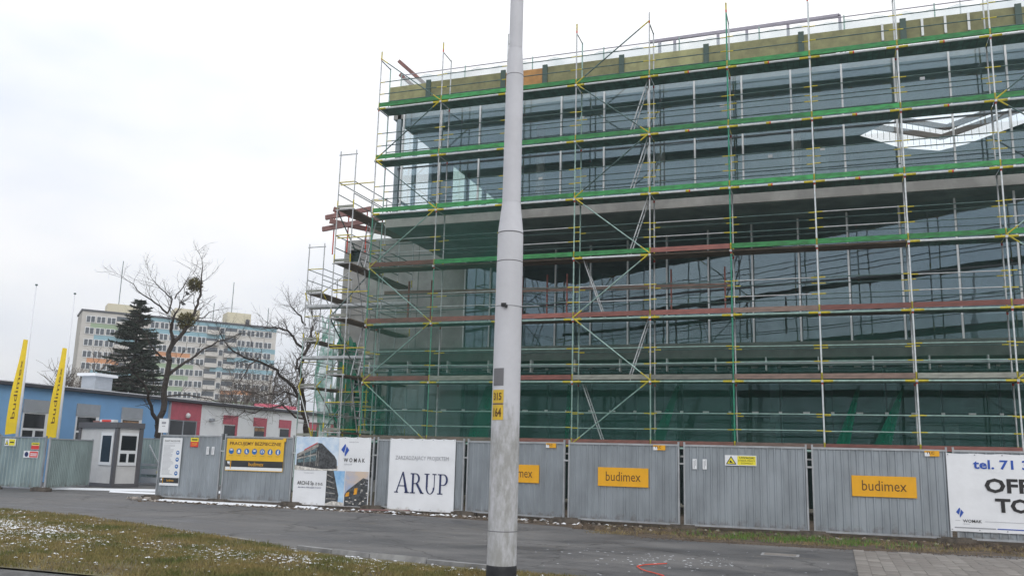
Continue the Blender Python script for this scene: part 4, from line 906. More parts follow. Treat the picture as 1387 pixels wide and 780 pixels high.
m = MB().box(0, -.012, 2.06, .38, 0, 2.5, 'sign_white'); rect(m, .11, 2.33, .28, 2.4, 'print_grey', -.0135); rect(m, .13, 2.25, .26, 2.27, 'print_grey', -.0135); B('board', m, T, (0, 0, 0)); B('bracket', MB().box(.1, 0, 1.7, .14, .02, 2.2, 'galv'), T, (0, 0, 0))

# left fence group
def panel(a, b, h, m, lab, per=.165, ztop=None):
    a = Vector((*a, 0)); b = Vector((*b, 0)); d = b-a; w = d.length
    F = thing('site_fence', lab, 'fence', a, math.atan2(d.y, d.x), 'fence panels by the gateway')
    B('sheet', sheet(w, h-.03, per, .1, m), F, (0, 0, 0)); B('top_rail', MB().box(0, -.03, h-.04, w, .02, h, 'fence_frame'), F, (0, 0, 0)); B('bottom_rail', MB().box(0, -.03, .07, w, .02, .11, 'fence_frame'), F, (0, 0, 0))
    for x in (0, w-.04): B('post', MB().box(x, -.034, .02, x+.04, .024, h+.04, 'fence_frame'), F, (0, 0, 0))
    return F
panel((-25.6, -2.9), (-23.0, -2.92), 1.9, 'fence_green', 'greenish corrugated fence panel cut by the left picture edge')
panel((-22.95, -2.92), (-20.75, -2.96), 1.85, 'fence_green', 'greenish corrugated fence panel with yellow, orange and red stickers')
panel((-20.68, -2.9), (-22.1, .5), 1.82, 'fence_green', 'greenish fence panel turned back towards the guard booth like an open gate', .14)
o = link('concrete_block', fbm, None, (-20.7, -3.0, 0)); tag(o, 'brown concrete fence foot block at the corner of the turned greenish panel', 'concrete block', 'concrete feet under the fence')
o = link('concrete_block', fbm, None, (-22.98, -3.0, 0)); tag(o, 'brown concrete fence foot block under the leftmost fence joint', 'concrete block', 'concrete feet under the fence')
def plate(x, y, w, z0, z1, fn, name, lab, cat='sticker'):
    T = thing(name, lab, cat, (x, y, 0)); m = MB().box(0, -.008, z0, w, 0, z1, 'sign_white'); fn(m); B('board', m, T, (0, 0, 0)); return T
def f1(m): rect(m, .2, 1.53, .48, 1.75, 'sign_yellow', -.0095); flat(m, [(.02, 1.55), (.18, 1.55), (.1, 1.73)], 'print_black', -.0095); flat(m, [(.05, 1.57), (.15, 1.57), (.1, 1.69)], 'sign_yellow', -.0105); rect(m, .24, 1.62, .44, 1.66, 'print_black', -.0105)
plate(-22.67, -2.98, .52, 1.51, 1.77, f1, 'warning_sticker', 'small yellow warning sticker on the leftmost greenish fence')
def f2(m): rect(m, 0, 1.42, .36, 1.55, 'sign_red', -.0095); rect(m, 0, 1.56, .36, 1.65, 'sign_yellow', -.0095); rect(m, .04, 1.59, .32, 1.62, 'print_black', -.0105)
plate(-21.4, -2.98, .36, 1.41, 1.65, f2, 'warning_sticker', 'small yellow over orange-red sticker on the greenish fence, above another')
def f3(m): rect(m, .28, 1.14, .66, 1.34, 'sign_red', -.0095); disc(m, .14, 1.24, .09, 'print_navy', -.0095, 10); rect(m, .32, 1.25, .62, 1.28, 'sign_white', -.0105); rect(m, .32, 1.19, .62, 1.22, 'sign_white', -.0105)
plate(-21.72, -2.98, .68, 1.12, 1.36, f3, 'prohibition_sticker', 'red and white prohibition sticker with dark round symbol, below the orange one')
# fence behind booth
panel((-23.9, 5.0), (-21.0, 5.0), 2.0, 'fence_green', 'corrugated fence panel standing behind the guard booth, left part')
Fp = panel((-20.95, 5.0), (-18.2, 5.0), 2.0, 'fence_green', 'corrugated fence panel standing behind the gateway opening')
tag(B('barrier', MB().box(-23.3, 4.6, .1, -20.2, 4.7, .32, 'shutter').box(-23.3, 4.6, .45, -20.2, 4.7, .68, 'shutter').box(-23.3, 4.58, .8, -20.2, 4.7, .9, 'fence_frame').beam((-22.9, 4.5, 1.7), (-22.1, 4.45, .7), .05, .05, 'fence_frame').box(-22.4, 4.55, .5, -22.3, 4.59, .62, 'sign_yellow').box(-22.1, 4.55, .35, -22.0, 4.59, .5, 'sign_yellow').box(-21.9, 4.55, .15, -21.75, 4.59, .25, 'sign_yellow')), 'low grey plank barrier with yellow marks beside the guard booth', 'barrier')

# ------------------------------------------------------------------ BOOTH
th = R(15); bw, bd, bh = 2.75, 1.12, 2.55
BT = thing('guard_booth', 'light grey guard booth with dark frame and white windows beside the gateway', 'booth', (-21.75, 1.35, 0), R(180)-th)
# local x = along left front face going left; flip so that front normal is outward
def booth():
    P = lambda x, y, z: (x, y, z)
    # local: corner at origin, body spans x 0..bw, y -bd..0 ; front (camera) face is y=0 (+y faces camera), right face is x=0
    B('body', MB().box(.04, -bd+.04, .12, bw-.04, -.04, bh-.2, 'booth_panel'), BT, (0, 0, 0))
    B('roof', MB().box(-.05, -bd-.05, bh-.22, bw+.05, .05, bh, 'booth_frame'), BT, (0, 0, 0))
    B('base', MB().box(-.02, -bd-.02, 0, bw+.02, .02, .14, 'booth_frame'), BT, (0, 0, 0))
    for x, y in ((0, 0), (bw, 0), (0, -bd), (bw, -bd)):
        B('corner_post', MB().box(x-.09 if x else -.03, y-.09 if y == 0 else y-.03, .1, x+.03 if x else .13, y+.03 if y == 0 else y+.13, bh-.2, 'booth_frame'), BT, (0, 0, 0))
    w = B('window', MB().box(.25, -.03, .85, 1.12, .0, 2.15, 'white_frame'), BT, (0, 0, 0)); B('pane', MB().box(.36, -.01, .98, 1.0, .006, 2.02, 'dark_glass'), w, (0, 0, 0))
    w = B('window', MB().box(-.0, -.96, .85, .035, -.14, 2.15, 'white_frame'), BT, (0, 0, 0))
    for (a, b, c, d) in ((-.88, 1.45, -.22, 2.03), (-.88, .98, -.60, 1.32), (-.5, .98, -.22, 1.32)): B('pane', MB().box(-.006, a, b, .01, c, d, 'dark_glass'), w, (0, 0, 0))
booth()
tag(B('roof_clutter', MB().box(-22.9, 1.55, 2.56, -22.2, 1.8, 2.66, 'sign_white').box(-23.6, 1.9, 2.56, -22.9, 2.1, 2.62, 'timber_red').box(-22.78, 1.53, 2.57, -22.32, 1.548, 2.65, 'sign_red')), 'red and white plate and scrap timber lying on the guard booth roof', 'scrap')

# ------------------------------------------------------------------ FLAGS
def flag(x, y, z1, f0, f1, txt, lab, lean):
    T = thing('flag', lab, 'flag', (x, y, 0), 0, 'yellow vertical flags on white poles')
    B('flagpole', MB().tube((0, 0, 0), (0, 0, z1), .075, 'flag_pole', .022, n=10).tube((0, 0, z1), (0, 0, z1+.06), .05, 'steel_dark'), T, (0, 0, 0), smooth=True)
    def f(u, v):
        z = f0+(f1-f0)*v; wdt = .36*(.78+.46*math.sin(min(1, (1-v)*1.15+.12)*2.2)) if True else 0
        return (-.07-u*wdt*.85, -.12*u*math.sin(v*4+1)-.1*u, z+.10*u*(v-.6))
    B('cloth', MB().grid(f, 8, 24, 'flag_yellow'), T, (0, 0, 0), smooth=True)
    tv, tf = text_pts(txt, .0); mn = tv.min(0); mx_ = tv.max(0); w = mx_-mn; m = MB()
    for p in tv:
        s = (p[0]-mn[0])/w[0]; u = .68-.34*(p[1]-mn[1])/w[1]; v = .16+.62*s; q = f(1-u-.0, v); m.v.append((q[0], q[1]-.012, q[2]))
    m.f = tf; m.m = [m.mi('print_brown')]*len(tf); B('lettering', m, T, (0, 0, 0))
flag(-25.4, -.1, 8.0, 2.0, 5.75, 'budimex', 'yellow vertical flag on tall white pole, leftmost at picture edge', 0)
flag(-25.4, 1.9, 8.0, 1.9, 5.65, 'budimex', 'yellow vertical flag on tall white pole, nearer the guard booth', 0)

# ------------------------------------------------------------------ LOW BLUE AND WHITE BUILDING
LB = thing('low_building', 'long single-storey building, blue at left and white with pink trim at right', 'building', (-30, 10, 0))
XW = -27.0
B('wall', MB().box(-38, -14, 0, XW, 10.25, 3.98, 'blue_wall'), LB, label='light blue rendered wall'); B('wall', MB().box(-38, 10.26, 0, XW, 34, 3.96, 'white_wall'), LB, label='white rendered wall')
B('roof', MB().box(-38.2, -14.2, 3.99, XW+.22, 34.2, 4.12, 'fascia'), LB)
B('roof_snow', MB().box(-38, -14, 4.124, XW+.1, 30, 4.17, 'snow'), LB)
B('gutter_pipe', MB().tube((XW+.06, 10.3, 0), (XW+.06, 10.3, 3.95), .05, 'shutter'), LB); B('gutter_pipe', MB().tube((XW+.06, 22.9, 0), (XW+.06, 22.9, 3.95), .05, 'fascia'), LB)
def win(y0, y1, z0, z1, sh, shc, div=True, curt=False):
    f = B('window', MB().box(XW, y0, z0, XW+.03, y1, z1, 'white_frame'), LB)
    n = 2 if div else 1; w = (y1-y0)/n
    for i in range(n):
        B('pane', MB().box(XW+.02, y0+i*w+.07, z0+.08, XW+.038, y0+(i+1)*w-.07, z1-sh-.75 if div else z1-sh-.06, 'dark_glass'), f)
    if div: B('pane', MB().box(XW+.02, y0+.07, z1-sh-.65, XW+.038, y1-.07, z1-sh-.05, 'dark_glass'), f)
    if curt: B('curtain', MB().box(XW+.0385, y0+.1, z1-sh-.28, XW+.045, y1-.15, z1-sh-.1, 'brown_curtain'), f)
    B('shutter_box', MB().box(XW+.0, y0-.03, z1-sh, XW+.06, y1+.03, z1, shc), f)
    B('shutter_side', MB().box(XW+.0, y1-.16, z0, XW+.05, y1+.03, z1-sh-.001, shc if shc == 'pink' else 'white_frame'), f)
for y in (-1.4, 1.45, 4.3, 7.05): win(y, y+1.3, 1.0, 3.47, .55, 'shutter', True, y > 7)
for y in (14.75, 17.55, 20.15): win(y, y+1.2, 1.2, 3.5, .5, 'pink', False, y == 17.55)
for y in (23.4, 26.2): win(y, y+1.2, 1.2, 3.5, .5, 'pink', False)
B('pink_panel', MB().box(XW, 10.35, 3.05, XW+.05, 12.75, 3.97, 'pink'), LB); w = B('window', MB().box(XW, 10.35, .8, XW+.03, 12.5, 3.04, 'shutter'), LB)
for a in (10.42, 11.47): B('pane', MB().box(XW+.02, a, 1.6, XW+.038, a+.95, 3.0, 'dark_glass'), w)
for a in (10.42, 11.47): B('pane', MB().box(XW+.02, a, .85, XW+.038, a+.95, 1.5, 'dark_glass'), w)
B('pink_jamb', MB().box(XW, 12.505, .8, XW+.05, 12.75, 3.04, 'pink'), LB)
B('wall_lamp', MB().lathe([(.01, 3.15), (.1, 3.2), (.13, 3.3), (.1, 3.4), (.01, 3.45)], 'clip_white', 10, XW+.14, 11.6), LB); B('floodlight', MB().box(XW+.02, 13.5, 3.1, XW+.25, 13.7, 3.25, 'shutter'), LB)
B('roof_vent', MB().box(-30.9, 8.2, 4.17, -30, 9.35, 5.1, 'shutter').box(-31.05, 8.0, 5.1, -29.85, 9.55, 5.24, 'snow'), LB)
B('pink_roof_upstand', MB().box(-32, 19.0, 4.17, -31, 22.0, 4.45, 'pink'), LB); B('pink_roof_upstand', MB().box(-32, 24.4, 4.17, -31, 28.0, 4.75, 'pink'), LB)
mb = MB()
for i in range(9): mb.box(-52, 30+i*1.6, 0, -51.7, 31.5+i*1.6, 5.4+.25*(i % 2), 'apt_teal' if i % 3 else 'apt_base')
tag(B('far_hoarding', mb), 'pale blue patterned low wall beyond the white building roof', 'wall')

# ------------------------------------------------------------------ APARTMENT BLOCK
Aa = Vector((-160.2, 132.7, 0)); Bb = Vector((-130.6, 167.9, 0)); dd = Bb-Aa; LN = dd.length
AP = thing('apartment_block', 'long ten-storey apartment block with coloured bands far behind the bare trees', 'building', Aa, math.atan2(dd.y, dd.x))
B('wall', MB().box(0, 0, 0, LN, 12, 33, 'apt_base'), AP, (0, 0, 0)); B('gable', MB().box(-.1, .5, 0, 0, 11.5, 32.6, 'apt_side'), AP, (0, 0, 0))
B('roof_edge', MB().box(-.3, -.3, 32.9, LN+.3, 12.3, 33.3, 'fascia'), AP, (0, 0, 0))
B('roof_house', MB().box(5.5, 3, 33.3, 12.5, 9, 35.7, 'apt_cream'), AP, (0, 0, 0)); B('roof_house', MB().box(21, 3, 33.3, 27, 9, 36.2, 'apt_cream'), AP, (0, 0, 0)); B('roof_house', MB().box(33.5, 1.5, 33.3, 39.5, 7, 36.3, 'apt_cream').box(38.2, 1.4, 33.3, 39.2, 1.49, 34.8, 'fascia'), AP, (0, 0, 0))
for x, h in ((35, 8), (8, 10), (20, 3), (44.5, 2.2), (30.5, 2)): B('antenna', MB().tube((x, 4, 33.3), (x, 4, 36.6+h), .09, 'steel_dark', n=4), AP, (0, 0, 0))
wm = MB().box(0, -.14, 0, 2.0, -.06, 1.62, 'white_frame').box(.13, -.18, .13, .90, -.14, 1.5, 'apt_window').box(1.08, -.18, .13, 1.87, -.14, 1.5, 'apt_window').mesh('window')
wm2 = MB().box(0, -.14, 0, 1.2, -.06, 1.62, 'white_frame').box(.13, -.18, .13, 1.07, -.14, 1.5, 'apt_window').mesh('window')
lg = MB().box(0, -.05, 0, 2.9, -.02, 2.0, 'apt_window').box(0, -1.0, -.3, 2.9, -.051, .75, 'apt_base').mesh('balcony')
for r in range(11):
    z = 31.0-2.75*r-.75; x = .9; i = 0
    while x < LN-2.2:
        c = (i*7+3) % 9
        if c in (2, 6): link('balcony', lg, AP, (x-.1, 0, z)); x += 3.05
        elif c == 4: link('window', wm2, AP, (x, 0, z)); x += 1.4
        else: link('window', wm, AP, (x, 0, z)); x += 2.25
        i += 1
def band(x0, x1, r, m): z = 31.0-2.75*r-.75; B('wall_band', MB().box(x0, -.055, z-1.25, x1, -.001, z-.05, m), AP, (0, 0, 0))
for r, x0, x1, m in ((0, 13, 33, 'apt_teal'), (1, 3, 12, 'apt_teal'), (1, 34, LN, 'apt_teal') , (2, 34, LN, 'apt_teal'), (3, 30, LN, 'apt_teal'), (0, 2, 8, 'apt_green'), (2, 17, 25, 'apt_orange'), (3, 16, 26, 'apt_green'), (4, 15, 25, 'apt_green'), (5, 15, 24, 'apt_green'), (5, 33, 41, 'apt_orange'), (6, 33, 41, 'apt_orange'), (6, 29, 44, 'apt_green'), (3, 2, 9, 'apt_orange'), (4, 3, 12, 'apt_teal')):
    B('wall_band', MB().box(x0, -.055-.002*r-(.01 if m == 'apt_green' else 0), 31.0-2.75*r-2.0, x1, -.001, 31.0-2.75*r-.85, m), AP, (0, 0, 0))
B('wall_top_band', MB().box(13, -.06, 32.0, LN, -.001, 32.85, 'apt_teal'), AP, (0, 0, 0))
mb = MB().box(-175, 235, 0, -110, 250, 33, 'apt_base')
f2_ = thing('distant_block', 'farther pale apartment block glimpsed right of the coloured one', 'building', (-140, 240, 0))
B('wall', MB().box(-128, 225, 0, -95, 240, 29, 'apt_base'), f2_)
for r in range(9): B('wall_band', MB().box(-128, 224.8, 3+r*2.9, -95, 224.99, 4.4+r*2.9, 'apt_window'), f2_)

# ------------------------------------------------------------------ TREES
def tree(name, label, X, limbs, rad, twig=3, seed=1, mat='bark', jx=.8, n=6, tw=1.0, group=None, crows=()):
    r = random.Random(seed); T = thing(name, label, 'tree', (X, limbs['trunk'][0][0], 0), 0, group)
    tr = MB(); br = MB()
    def grow(p, d, l, rr, dep):
        q = p
        segs = 3
        for s in range(segs):
            d = (d+Vector((r.gauss(0, .22), r.gauss(0, .22), r.gauss(.03, .16)))).normalized(); e = q+d*l/segs
            br.tube(q, e, rr*(1-s*.2), mat, rr*(1-(s+1)*.2), n=4 if dep > 0 else 3, cap=False); q = e
            if dep > 0:
                for _ in range(2 if r.random() < .75 else 1):
                    dd_ = (d+Vector((r.gauss(0, .6), r.gauss(0, .6), r.gauss(.12, .45)))).normalized(); grow(e, dd_, l*r.uniform(.5, .75), rr*.55, dep-1)
    for k, pts in limbs.items():
        R0, R1 = rad[k]; n_ = len(pts); off = 0 if k == 'trunk' else r.uniform(-jx, jx)
        P = [Vector((X+off*(i/(n_-1)), p[0], p[1])) for i, p in enumerate(pts)]
        if k == 'trunk': P.insert(0, Vector((X, P[0].y, 0)))
        m = len(P)
        # start branches on the trunk line
        for i in range(m-1):
            a, b = P[i], P[i+1]; ra = R0+(R1-R0)*i/(m-1); rb = R0+(R1-R0)*(i+1)/(m-1); sub = 3
            pv = a
            for s in range(1, sub+1):
                e = a.lerp(b, s/sub)+Vector((r.gauss(0, 1), r.gauss(0, 1), r.gauss(0, .6)))*(.05*(b-a).length*(s < sub))
                (tr if k == 'trunk' else br).tube(pv, e, ra+(rb-ra)*(s-1)/sub, mat, ra+(rb-ra)*s/sub, n=8 if k == 'trunk' else 6, cap=False)
                if k != 'trunk' and (i > 0 or s > 1):
                    for _ in range(tw if isinstance(tw, int) else 1):
                        d = (b-a).normalized(); dd_ = (d*.7+Vector((r.gauss(0, .7), r.gauss(0, .7), r.gauss(.25, .5)))).normalized()
                        grow(e, dd_, r.uniform(.5, 1.25), min(.022, max(.009, rb*.35)), twig-1)
                pv = e
        if k != 'trunk':
            d = (P[-1]-P[-2]).normalized(); grow(P[-1], d, .9, R1*.8, twig)
    B('trunk', tr, T, smooth=True); o = B('branches', br, T); o['kind'] = 'stuff'; return T
T1 = {'trunk': [(7.5, 1.8), (7.3, 2.7), (7.6, 3.7), (7.6, 5.3), (7.7, 6.5)], 'll': [(7.3, 2.6), (6.6, 3.5), (5.9, 4.4), (5.0, 4.9)], 'lead': [(7.7, 6.5), (8.3, 7.2), (8.6, 7.8), (8.8, 8.5), (9.0, 9.2), (8.8, 10.0), (8.7, 10.7)],
 'up': [(7.7, 6.5), (7.3, 7.5), (7.2, 8.0)], 'upl': [(7.2, 8.0), (6.5, 8.4), (5.8, 8.7), (5.0, 9.2)], 'upr': [(7.2, 8.0), (7.6, 8.8), (6.9, 9.2), (6.6, 9.5)], 'upr2': [(7.6, 8.8), (8.1, 9.5), (8.4, 10.0)],
 'long': [(7.5, 4.9), (8.7, 5.8), (9.6, 6.4), (10.8, 7.1), (12.7, 7.8)], 'low': [(7.5, 4.0), (9.0, 4.2), (11.0, 4.0), (12.4, 4.2)], 'ml': [(7.6, 5.7), (6.7, 6.3), (6.2, 7.0)], 'mr': [(8.3, 7.2), (9.4, 8.1), (10.6, 8.7)]}
RD = {'trunk': (.18, .115), 'll': (.10, .03), 'lead': (.11, .02), 'up': (.09, .05), 'upl': (.05, .015), 'upr': (.045, .015), 'upr2': (.035, .012), 'long': (.08, .02), 'low': (.045, .012), 'ml': (.05, .015), 'mr': (.05, .015)}
TT = tree('bare_tree', 'tall bare tree with mistletoe balls in front of the blue wall', -25, T1, RD, 2, 4, jx=.6, tw=1)
T2 = {'trunk': [(19.4, 2.1), (19.3, 3.5), (18.8, 4.6)], 'big': [(18.8, 4.6), (17.0, 5.6), (15.0, 6.3), (13.0, 6.5), (11.6, 6.9), (10.9, 7.5)], 'up': [(18.8, 4.6), (17.8, 6.4), (18.3, 7.7), (18.4, 9.1), (17.6, 10.3)], 'l2': [(14.0, 6.6), (13.1, 5.9), (12.4, 5.0)],
 'm': [(18.3, 7.7), (16.6, 8.5), (15.2, 8.5), (13.8, 8.2)], 'm2': [(18.4, 9.1), (17.1, 9.6), (16.0, 10.0)], 'a2': [(18.8, 4.6), (17.2, 5.0), (15.4, 4.6), (13.8, 4.9)], 'r': [(17.8, 6.4), (19.5, 7.9), (20.6, 9.0)], 'low': [(19.3, 3.5), (16.8, 4.2), (14.4, 3.6), (12.5, 3.3)], 'a': [(15.9, 6.1), (15.0, 5.2), (14.0, 4.0)]}
RD2 = {'trunk': (.2, .15), 'a2': (.06, .015), 'big': (.105, .016), 'up': (.13, .03), 'l2': (.05, .015), 'm': (.08, .015), 'm2': (.06, .015), 'r': (.07, .02), 'low': (.06, .015), 'a': (.05, .015)}
tree('bare_tree', 'dark bare tree with long arching limb in front of the white wall', -24.5, T2, RD2, 2, 9, jx=1.2, tw=4)
def ball(parent, c, r, n, seed):
    g = np.random.RandomState(seed); d = g.normal(size=(n, 3)); d /= np.linalg.norm(d, axis=1)[:, None]; rad = r*g.uniform(.45, 1.05, n)[:, None]; p = d*rad+np.array(c)
    V = np.zeros((n, 3, 3)); V[:, 0] = p; V[:, 1] = p+g.normal(size=(n, 3))*.05; V[:, 2] = p+g.normal(size=(n, 3))*.06+d*.04
    o = link('mistletoe', npmesh('mistletoe', V, 3, 'mistletoe'), parent); o['kind'] = 'stuff'; o['label'] = 'round clump of olive mistletoe'
ball(TT, (-25, 8.95, 9.75), .36, 900, 1); ball(TT, (-25, 8.55, 7.85), .42, 900, 2)
def crow(x, y, z, lab):
    m = MB()
    for (a, b, r0, r1) in (((0, -.17, .0), (0, .0, .03), .02, .07), ((0, 0, .03), (0, .14, .09), .07, .045), ((0, .14, .09), (0, .24, .14), .05, .03), ((0, .24, .14), (0, .31, .13), .018, .004), ((0, -.17, 0), (0, -.34, -.05), .035, .012)): m.tube(a, b, r0, 'print_black', r1, n=8)
    o = B('crow', m, None, (x, y, z), smooth=True); tag(o, lab, 'bird', 'crows in the bare tree'); o.rotation_euler = (0, 0, 1.0); o.scale = (1.2, 1.2, 1.2)
crow(-24.9, 8.1, 8.6, 'black crow perched in the bare tree, lower of two'); crow(-24.9, 8.35, 9.15, 'black crow perched in the bare tree, upper of two just below mistletoe')
def forest_tree(x, y, h, seed, label, mat='bark_grey', r0=.16, spread=1.0, dep=3):
    r = random.Random(seed); T = thing('bare_tree', label, 'tree', (x, y, 0), 0, 'bare trees in the background'); m = MB(); t = MB()
    def g(p, d, l, rr, k):
        e = p+d*l; mid = p.lerp(e, .5)+Vector((r.gauss(0, .06*l), r.gauss(0, .06*l), 0)); tgt = t if k == dep+1 else m
        tgt.tube(p, mid, rr, mat, rr*.8, n=5 if k > 2 else 3, cap=False).tube(mid, e, rr*.8, mat, rr*.6, n=5 if k > 2 else 3, cap=False)
        if k == 0: return
        for _ in range(4 if k > 1 else 5):
            q = p.lerp(e, r.uniform(.45, 1)); dd_ = (d*.75+Vector((r.gauss(0, .5)*spread, r.gauss(0, .5)*spread, r.gauss(.15, .3)))).normalized(); g(q, dd_, l*r.uniform(.5, .8), rr*.55, k-1)
    g(Vector((x, y, 0)), Vector((0, 0, 1)), h*.42, r0, dep+1); B('trunk', t, T); o = B('branches', m, T); o['kind'] = 'stuff'
for i, (x, y, h, l) in enumerate(((-46, 21.2, 8.0, 'bare grey tree behind the blue roof, leftmost of the group'), (-46, 22.9, 10.2, 'bare grey tree behind the blue roof, left of the dark spruce'), (-50, 27.5, 10.5, 'bare grey tree behind the blue roof, close against the dark spruce'), (-62, 47, 10, 'pale bare tree in front of the apartment block centre'), (-40, 33, 8.5, 'dense brownish bare tree behind the pink roof, between limb and tower'), (-41, 36, 9.5, 'dense brownish bare tree behind the pink roof, closest to the tower'), (-44, 42, 10.5, 'brownish bare tree behind the pink roof, left one'), (-43, 46, 11.5, 'brownish bare tree behind the pink roof next to the tower'), (-56, 52, 9, 'thin bare tree in front of the apartment block right part'))):
    forest_tree(x, y, h, 20+i, l, dep=3)
# spruce
def spruce(x, y, z0, h, rb, seed):
    r = random.Random(seed); g = np.random.RandomState(seed); T = thing('spruce_tree', 'dark dense spruce standing behind the blue building roof', 'tree', (x, y, 0))
    B('trunk', MB().tube((x, y, 0), (x, y, h*.97), .2, 'bark', .03, n=8), T, smooth=True)
    V = []; L_ = MB(); z = z0
    while z < h-.15:
        f = (h-z)/(h-z0); R_ = rb*(f**.62)*r.uniform(.8, 1.12)+.08; nb = int(8+11*f)
        for i in range(nb):
            a = r.random()*6.283; ln = R_*r.uniform(.65, 1.08); dr = -.18+.35*f; tip = Vector((x+math.cos(a)*ln, y+math.sin(a)*ln, z-ln*(.36*f-.22)+r.gauss(0, .06))); st = Vector((x, y, z+.1))
            L_.tube(st, tip, .02, 'bark', .006, n=3, cap=False)
            k = int(62*ln)+10
            t = g.rand(k)**.7; base = np.array(st)[None]*(1-t)[:, None]+np.array(tip)[None]*t[:, None]
            base[:, 2] -= np.sin(t*3)*.06*ln
            dirv = g.normal(size=(k, 3)); dirv[:, 2] *= .45; dirv[:, 2] -= .15; dirv += np.array([math.cos(a), math.sin(a), 0])*.6; dirv /= np.linalg.norm(dirv, axis=1)[:, None]; s = g.uniform(.10, .24, k)[:, None]
            side = np.cross(dirv, g.normal(size=(k, 3))); side /= np.linalg.norm(side, axis=1)[:, None]
            tri = np.stack([base-side*.045, base+side*.045, base+dirv*s], 1); V.append(tri)
        z += .17+.10*f
    V = np.concatenate(V); o = link('needles', npmesh('needles', V, 3, 'needle'), T); o['kind'] = 'stuff'; o = B('branches', L_, T); o['kind'] = 'stuff'
spruce(-38, 19.3, 2.6, 11.3, 2.9, 5)

# ------------------------------------------------------------------ BIG POLE
PO = thing('street_pole', 'tall thick pale painted steel pole with stepped taper in the foreground', 'pole', (1.52, -17, 0))
def grime(name, base):
    m = pbr(name, base, .65, 0, var=.05, vscale=2, bump=.15, bscale=18); t = m.node_tree; p = t.nodes['Principled BSDF']; src = p.inputs['Base Color'].links[0].from_socket
    tcn = t.nodes.new('ShaderNodeTexCoord'); mp_ = t.nodes.new('ShaderNodeMapping'); mp_.inputs['Scale'].default_value = (6, 6, 2.2); t.links.new(tcn.outputs['Object'], mp_.inputs[0])
    n = t.nodes.new('ShaderNodeTexNoise'); n.inputs['Scale'].default_value = 1.6; n.inputs['Detail'].default_value = 8; n.inputs['Roughness'].default_value = .7; t.links.new(mp_.outputs[0], n.inputs['Vector'])
    sp = t.nodes.new('ShaderNodeSeparateXYZ'); t.links.new(tcn.outputs['Object'], sp.inputs[0])
    # worn paint below about 2.4 m: bare, stained cement-grey patches
    a = t.nodes.new('ShaderNodeMapRange'); t.links.new(sp.outputs['Z'], a.inputs['Value']); a.inputs['From Min'].default_value = 2.7; a.inputs['From Max'].default_value = 1.75; a.inputs['To Min'].default_value = -.25; a.inputs['To Max'].default_value = .16
    ad = t.nodes.new('ShaderNodeMath'); ad.operation = 'ADD'; t.links.new(n.outputs['Fac'], ad.inputs[0]); t.links.new(a.outputs[0], ad.inputs[1])
    rp = t.nodes.new('ShaderNodeValToRGB'); rp.color_ramp.elements[0].position = .50; rp.color_ramp.elements[1].position = .74; t.links.new(ad.outputs[0], rp.inputs[0])
    mx = t.nodes.new('ShaderNodeMix'); mx.data_type = 'RGBA'; t.links.new(rp.outputs[0], mx.inputs[0]); t.links.new(src, mx.inputs[6]); mx.inputs[7].default_value = (.33, .33, .32, 1); t.links.new(mx.outputs[2], p.inputs['Base Color'])
    M[name] = m
grime('pole_grime', (.55, .555, .585))
B('shaft', MB().lathe([(.176, 0), (.174, 1.5), (.163, 3.9), (.160, 4.34)], 'pole_grime', 40), PO, (0, 0, 0), smooth=True)
B('reducer', MB().lathe([(.160, 4.345), (.117, 4.74)], 'pole', 40), PO, (0, 0, 0), smooth=True); B('middle_shaft', MB().lathe([(.117, 4.742), (.112, 6.46)], 'pole', 40), PO, (0, 0, 0), smooth=True)
B('reducer', MB().lathe([(.112, 6.462), (.088, 6.84)], 'pole', 40), PO, (0, 0, 0), smooth=True); B('upper_shaft', MB().lathe([(.088, 6.842), (.08, 11.5)], 'pole', 40), PO, (0, 0, 0), smooth=True)
for z, r in ((3.97, .1655), (4.335, .162), (.72, .1775), (6.46, .114)): B('seam', MB().lathe([(r-.003, z-.006), (r+.0015, z), (r-.003, z+.006)], 'pole_patch', 40), PO, (0, 0, 0), smooth=True)
B('base_sleeve', MB().lathe([(.178, -.02), (.180, .31), (.175, .335)], 'black_wrap', 40), PO, (0, 0, 0), smooth=True, label='black bitumen sleeve at the pole foot')
def curved(z0, z1, a0, a1, r, m, n=8):
    return MB().grid(lambda u, v: (r*math.cos(a0+(a1-a0)*u), r*math.sin(a0+(a1-a0)*u), z0+(z1-z0)*v), n, 1, m)
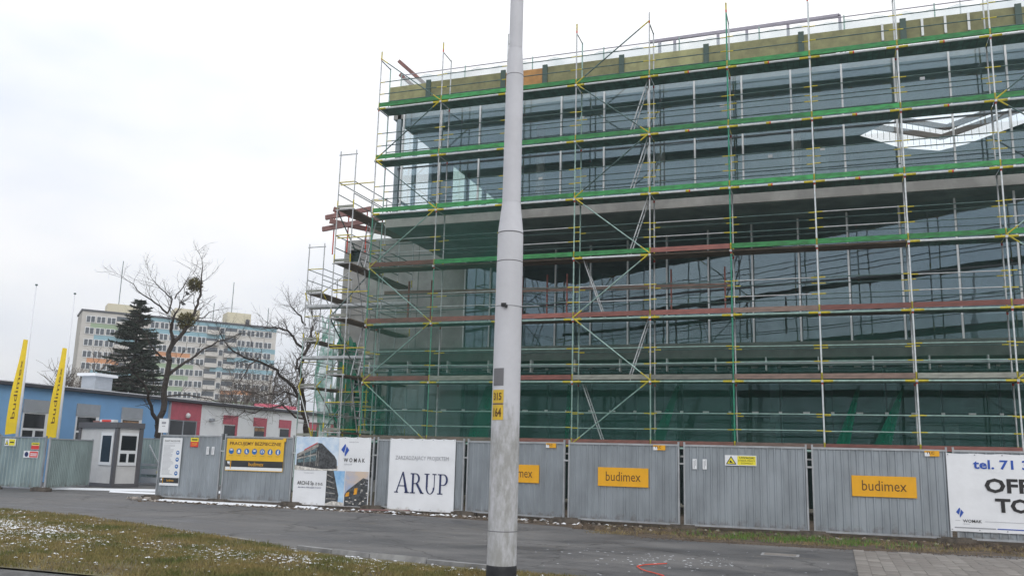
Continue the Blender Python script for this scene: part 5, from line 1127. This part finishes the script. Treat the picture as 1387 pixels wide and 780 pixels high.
# camera azimuth seen from the pole: towards (5.26-1.52, -27.2+17) -> -70 deg
cz_ = math.atan2(-10.2, 3.74)
a0, a1 = cz_-R(66), cz_-R(10)
B('patch', curved(2.42, 2.63, a0+R(2), a1-R(2), .1735, 'pole_patch'), PO, (0, 0, 0), smooth=True)
for z0, z1, t_ in ((2.21, 2.37, '315'), (2.01, 2.19, '164')):
    pl = B('number_plate', curved(z0, z1, a0, a1, .1755, 'plate_yellow'), PO, (0, 0, 0), smooth=True)
    v, f = text_pts(t_, .03); mn = v.min(0); w = v.max(0)-mn; m = MB()
    for p in v:
        a = a0+R(10)+(a1-a0-R(18))*((p[0]-mn[0])/w[0]); m.v.append((.1775*math.cos(a), .1775*math.sin(a), z0+.035+(z1-z0-.07)*(p[1]-mn[1])/w[1]))
    m.f = f; m.m = [m.mi('print_brown')]*len(f); B('lettering', m, pl, (0, 0, 0))
B('plate_rule', curved(2.195, 2.205, a0, a1, .1765, 'print_brown'), PO, (0, 0, 0))
B('wire_clip', MB().lathe([(.167, 3.395), (.169, 3.4), (.167, 3.405)], 'wire', 30).box(-.03, -.19, 3.385, .03, -.165, 3.425, 'print_black').box(.02, -.2, 3.37, .05, -.17, 3.40, 'print_black'), PO, (0, 0, 0))
B('wire_end', MB().tube((.16, -.03, 3.405), (.42, -.06, 3.395), .0035, 'galv', n=5), PO, (0, 0, 0)); B('wire_end', MB().tube((-.16, -.03, 3.405), (-.24, -.05, 3.395), .0035, 'galv', n=5), PO, (0, 0, 0))

# ------------------------------------------------------------------ AIR
hm = bpy.data.materials.new('haze'); hm.use_nodes = True; t = hm.node_tree
for x in list(t.nodes): t.nodes.remove(x)
o_ = t.nodes.new('ShaderNodeOutputMaterial'); pv = t.nodes.new('ShaderNodeVolumePrincipled'); pv.inputs['Density'].default_value = .0007; pv.inputs['Color'].default_value = (.92, .95, 1, 1); pv.inputs['Anisotropy'].default_value = .1
t.links.new(pv.outputs[0], o_.inputs['Volume']); M['haze'] = hm
tag(B('haze', MB().box(-1600, -1600, -1.4, 1600, 1600, 60, 'haze')), kind='stuff')
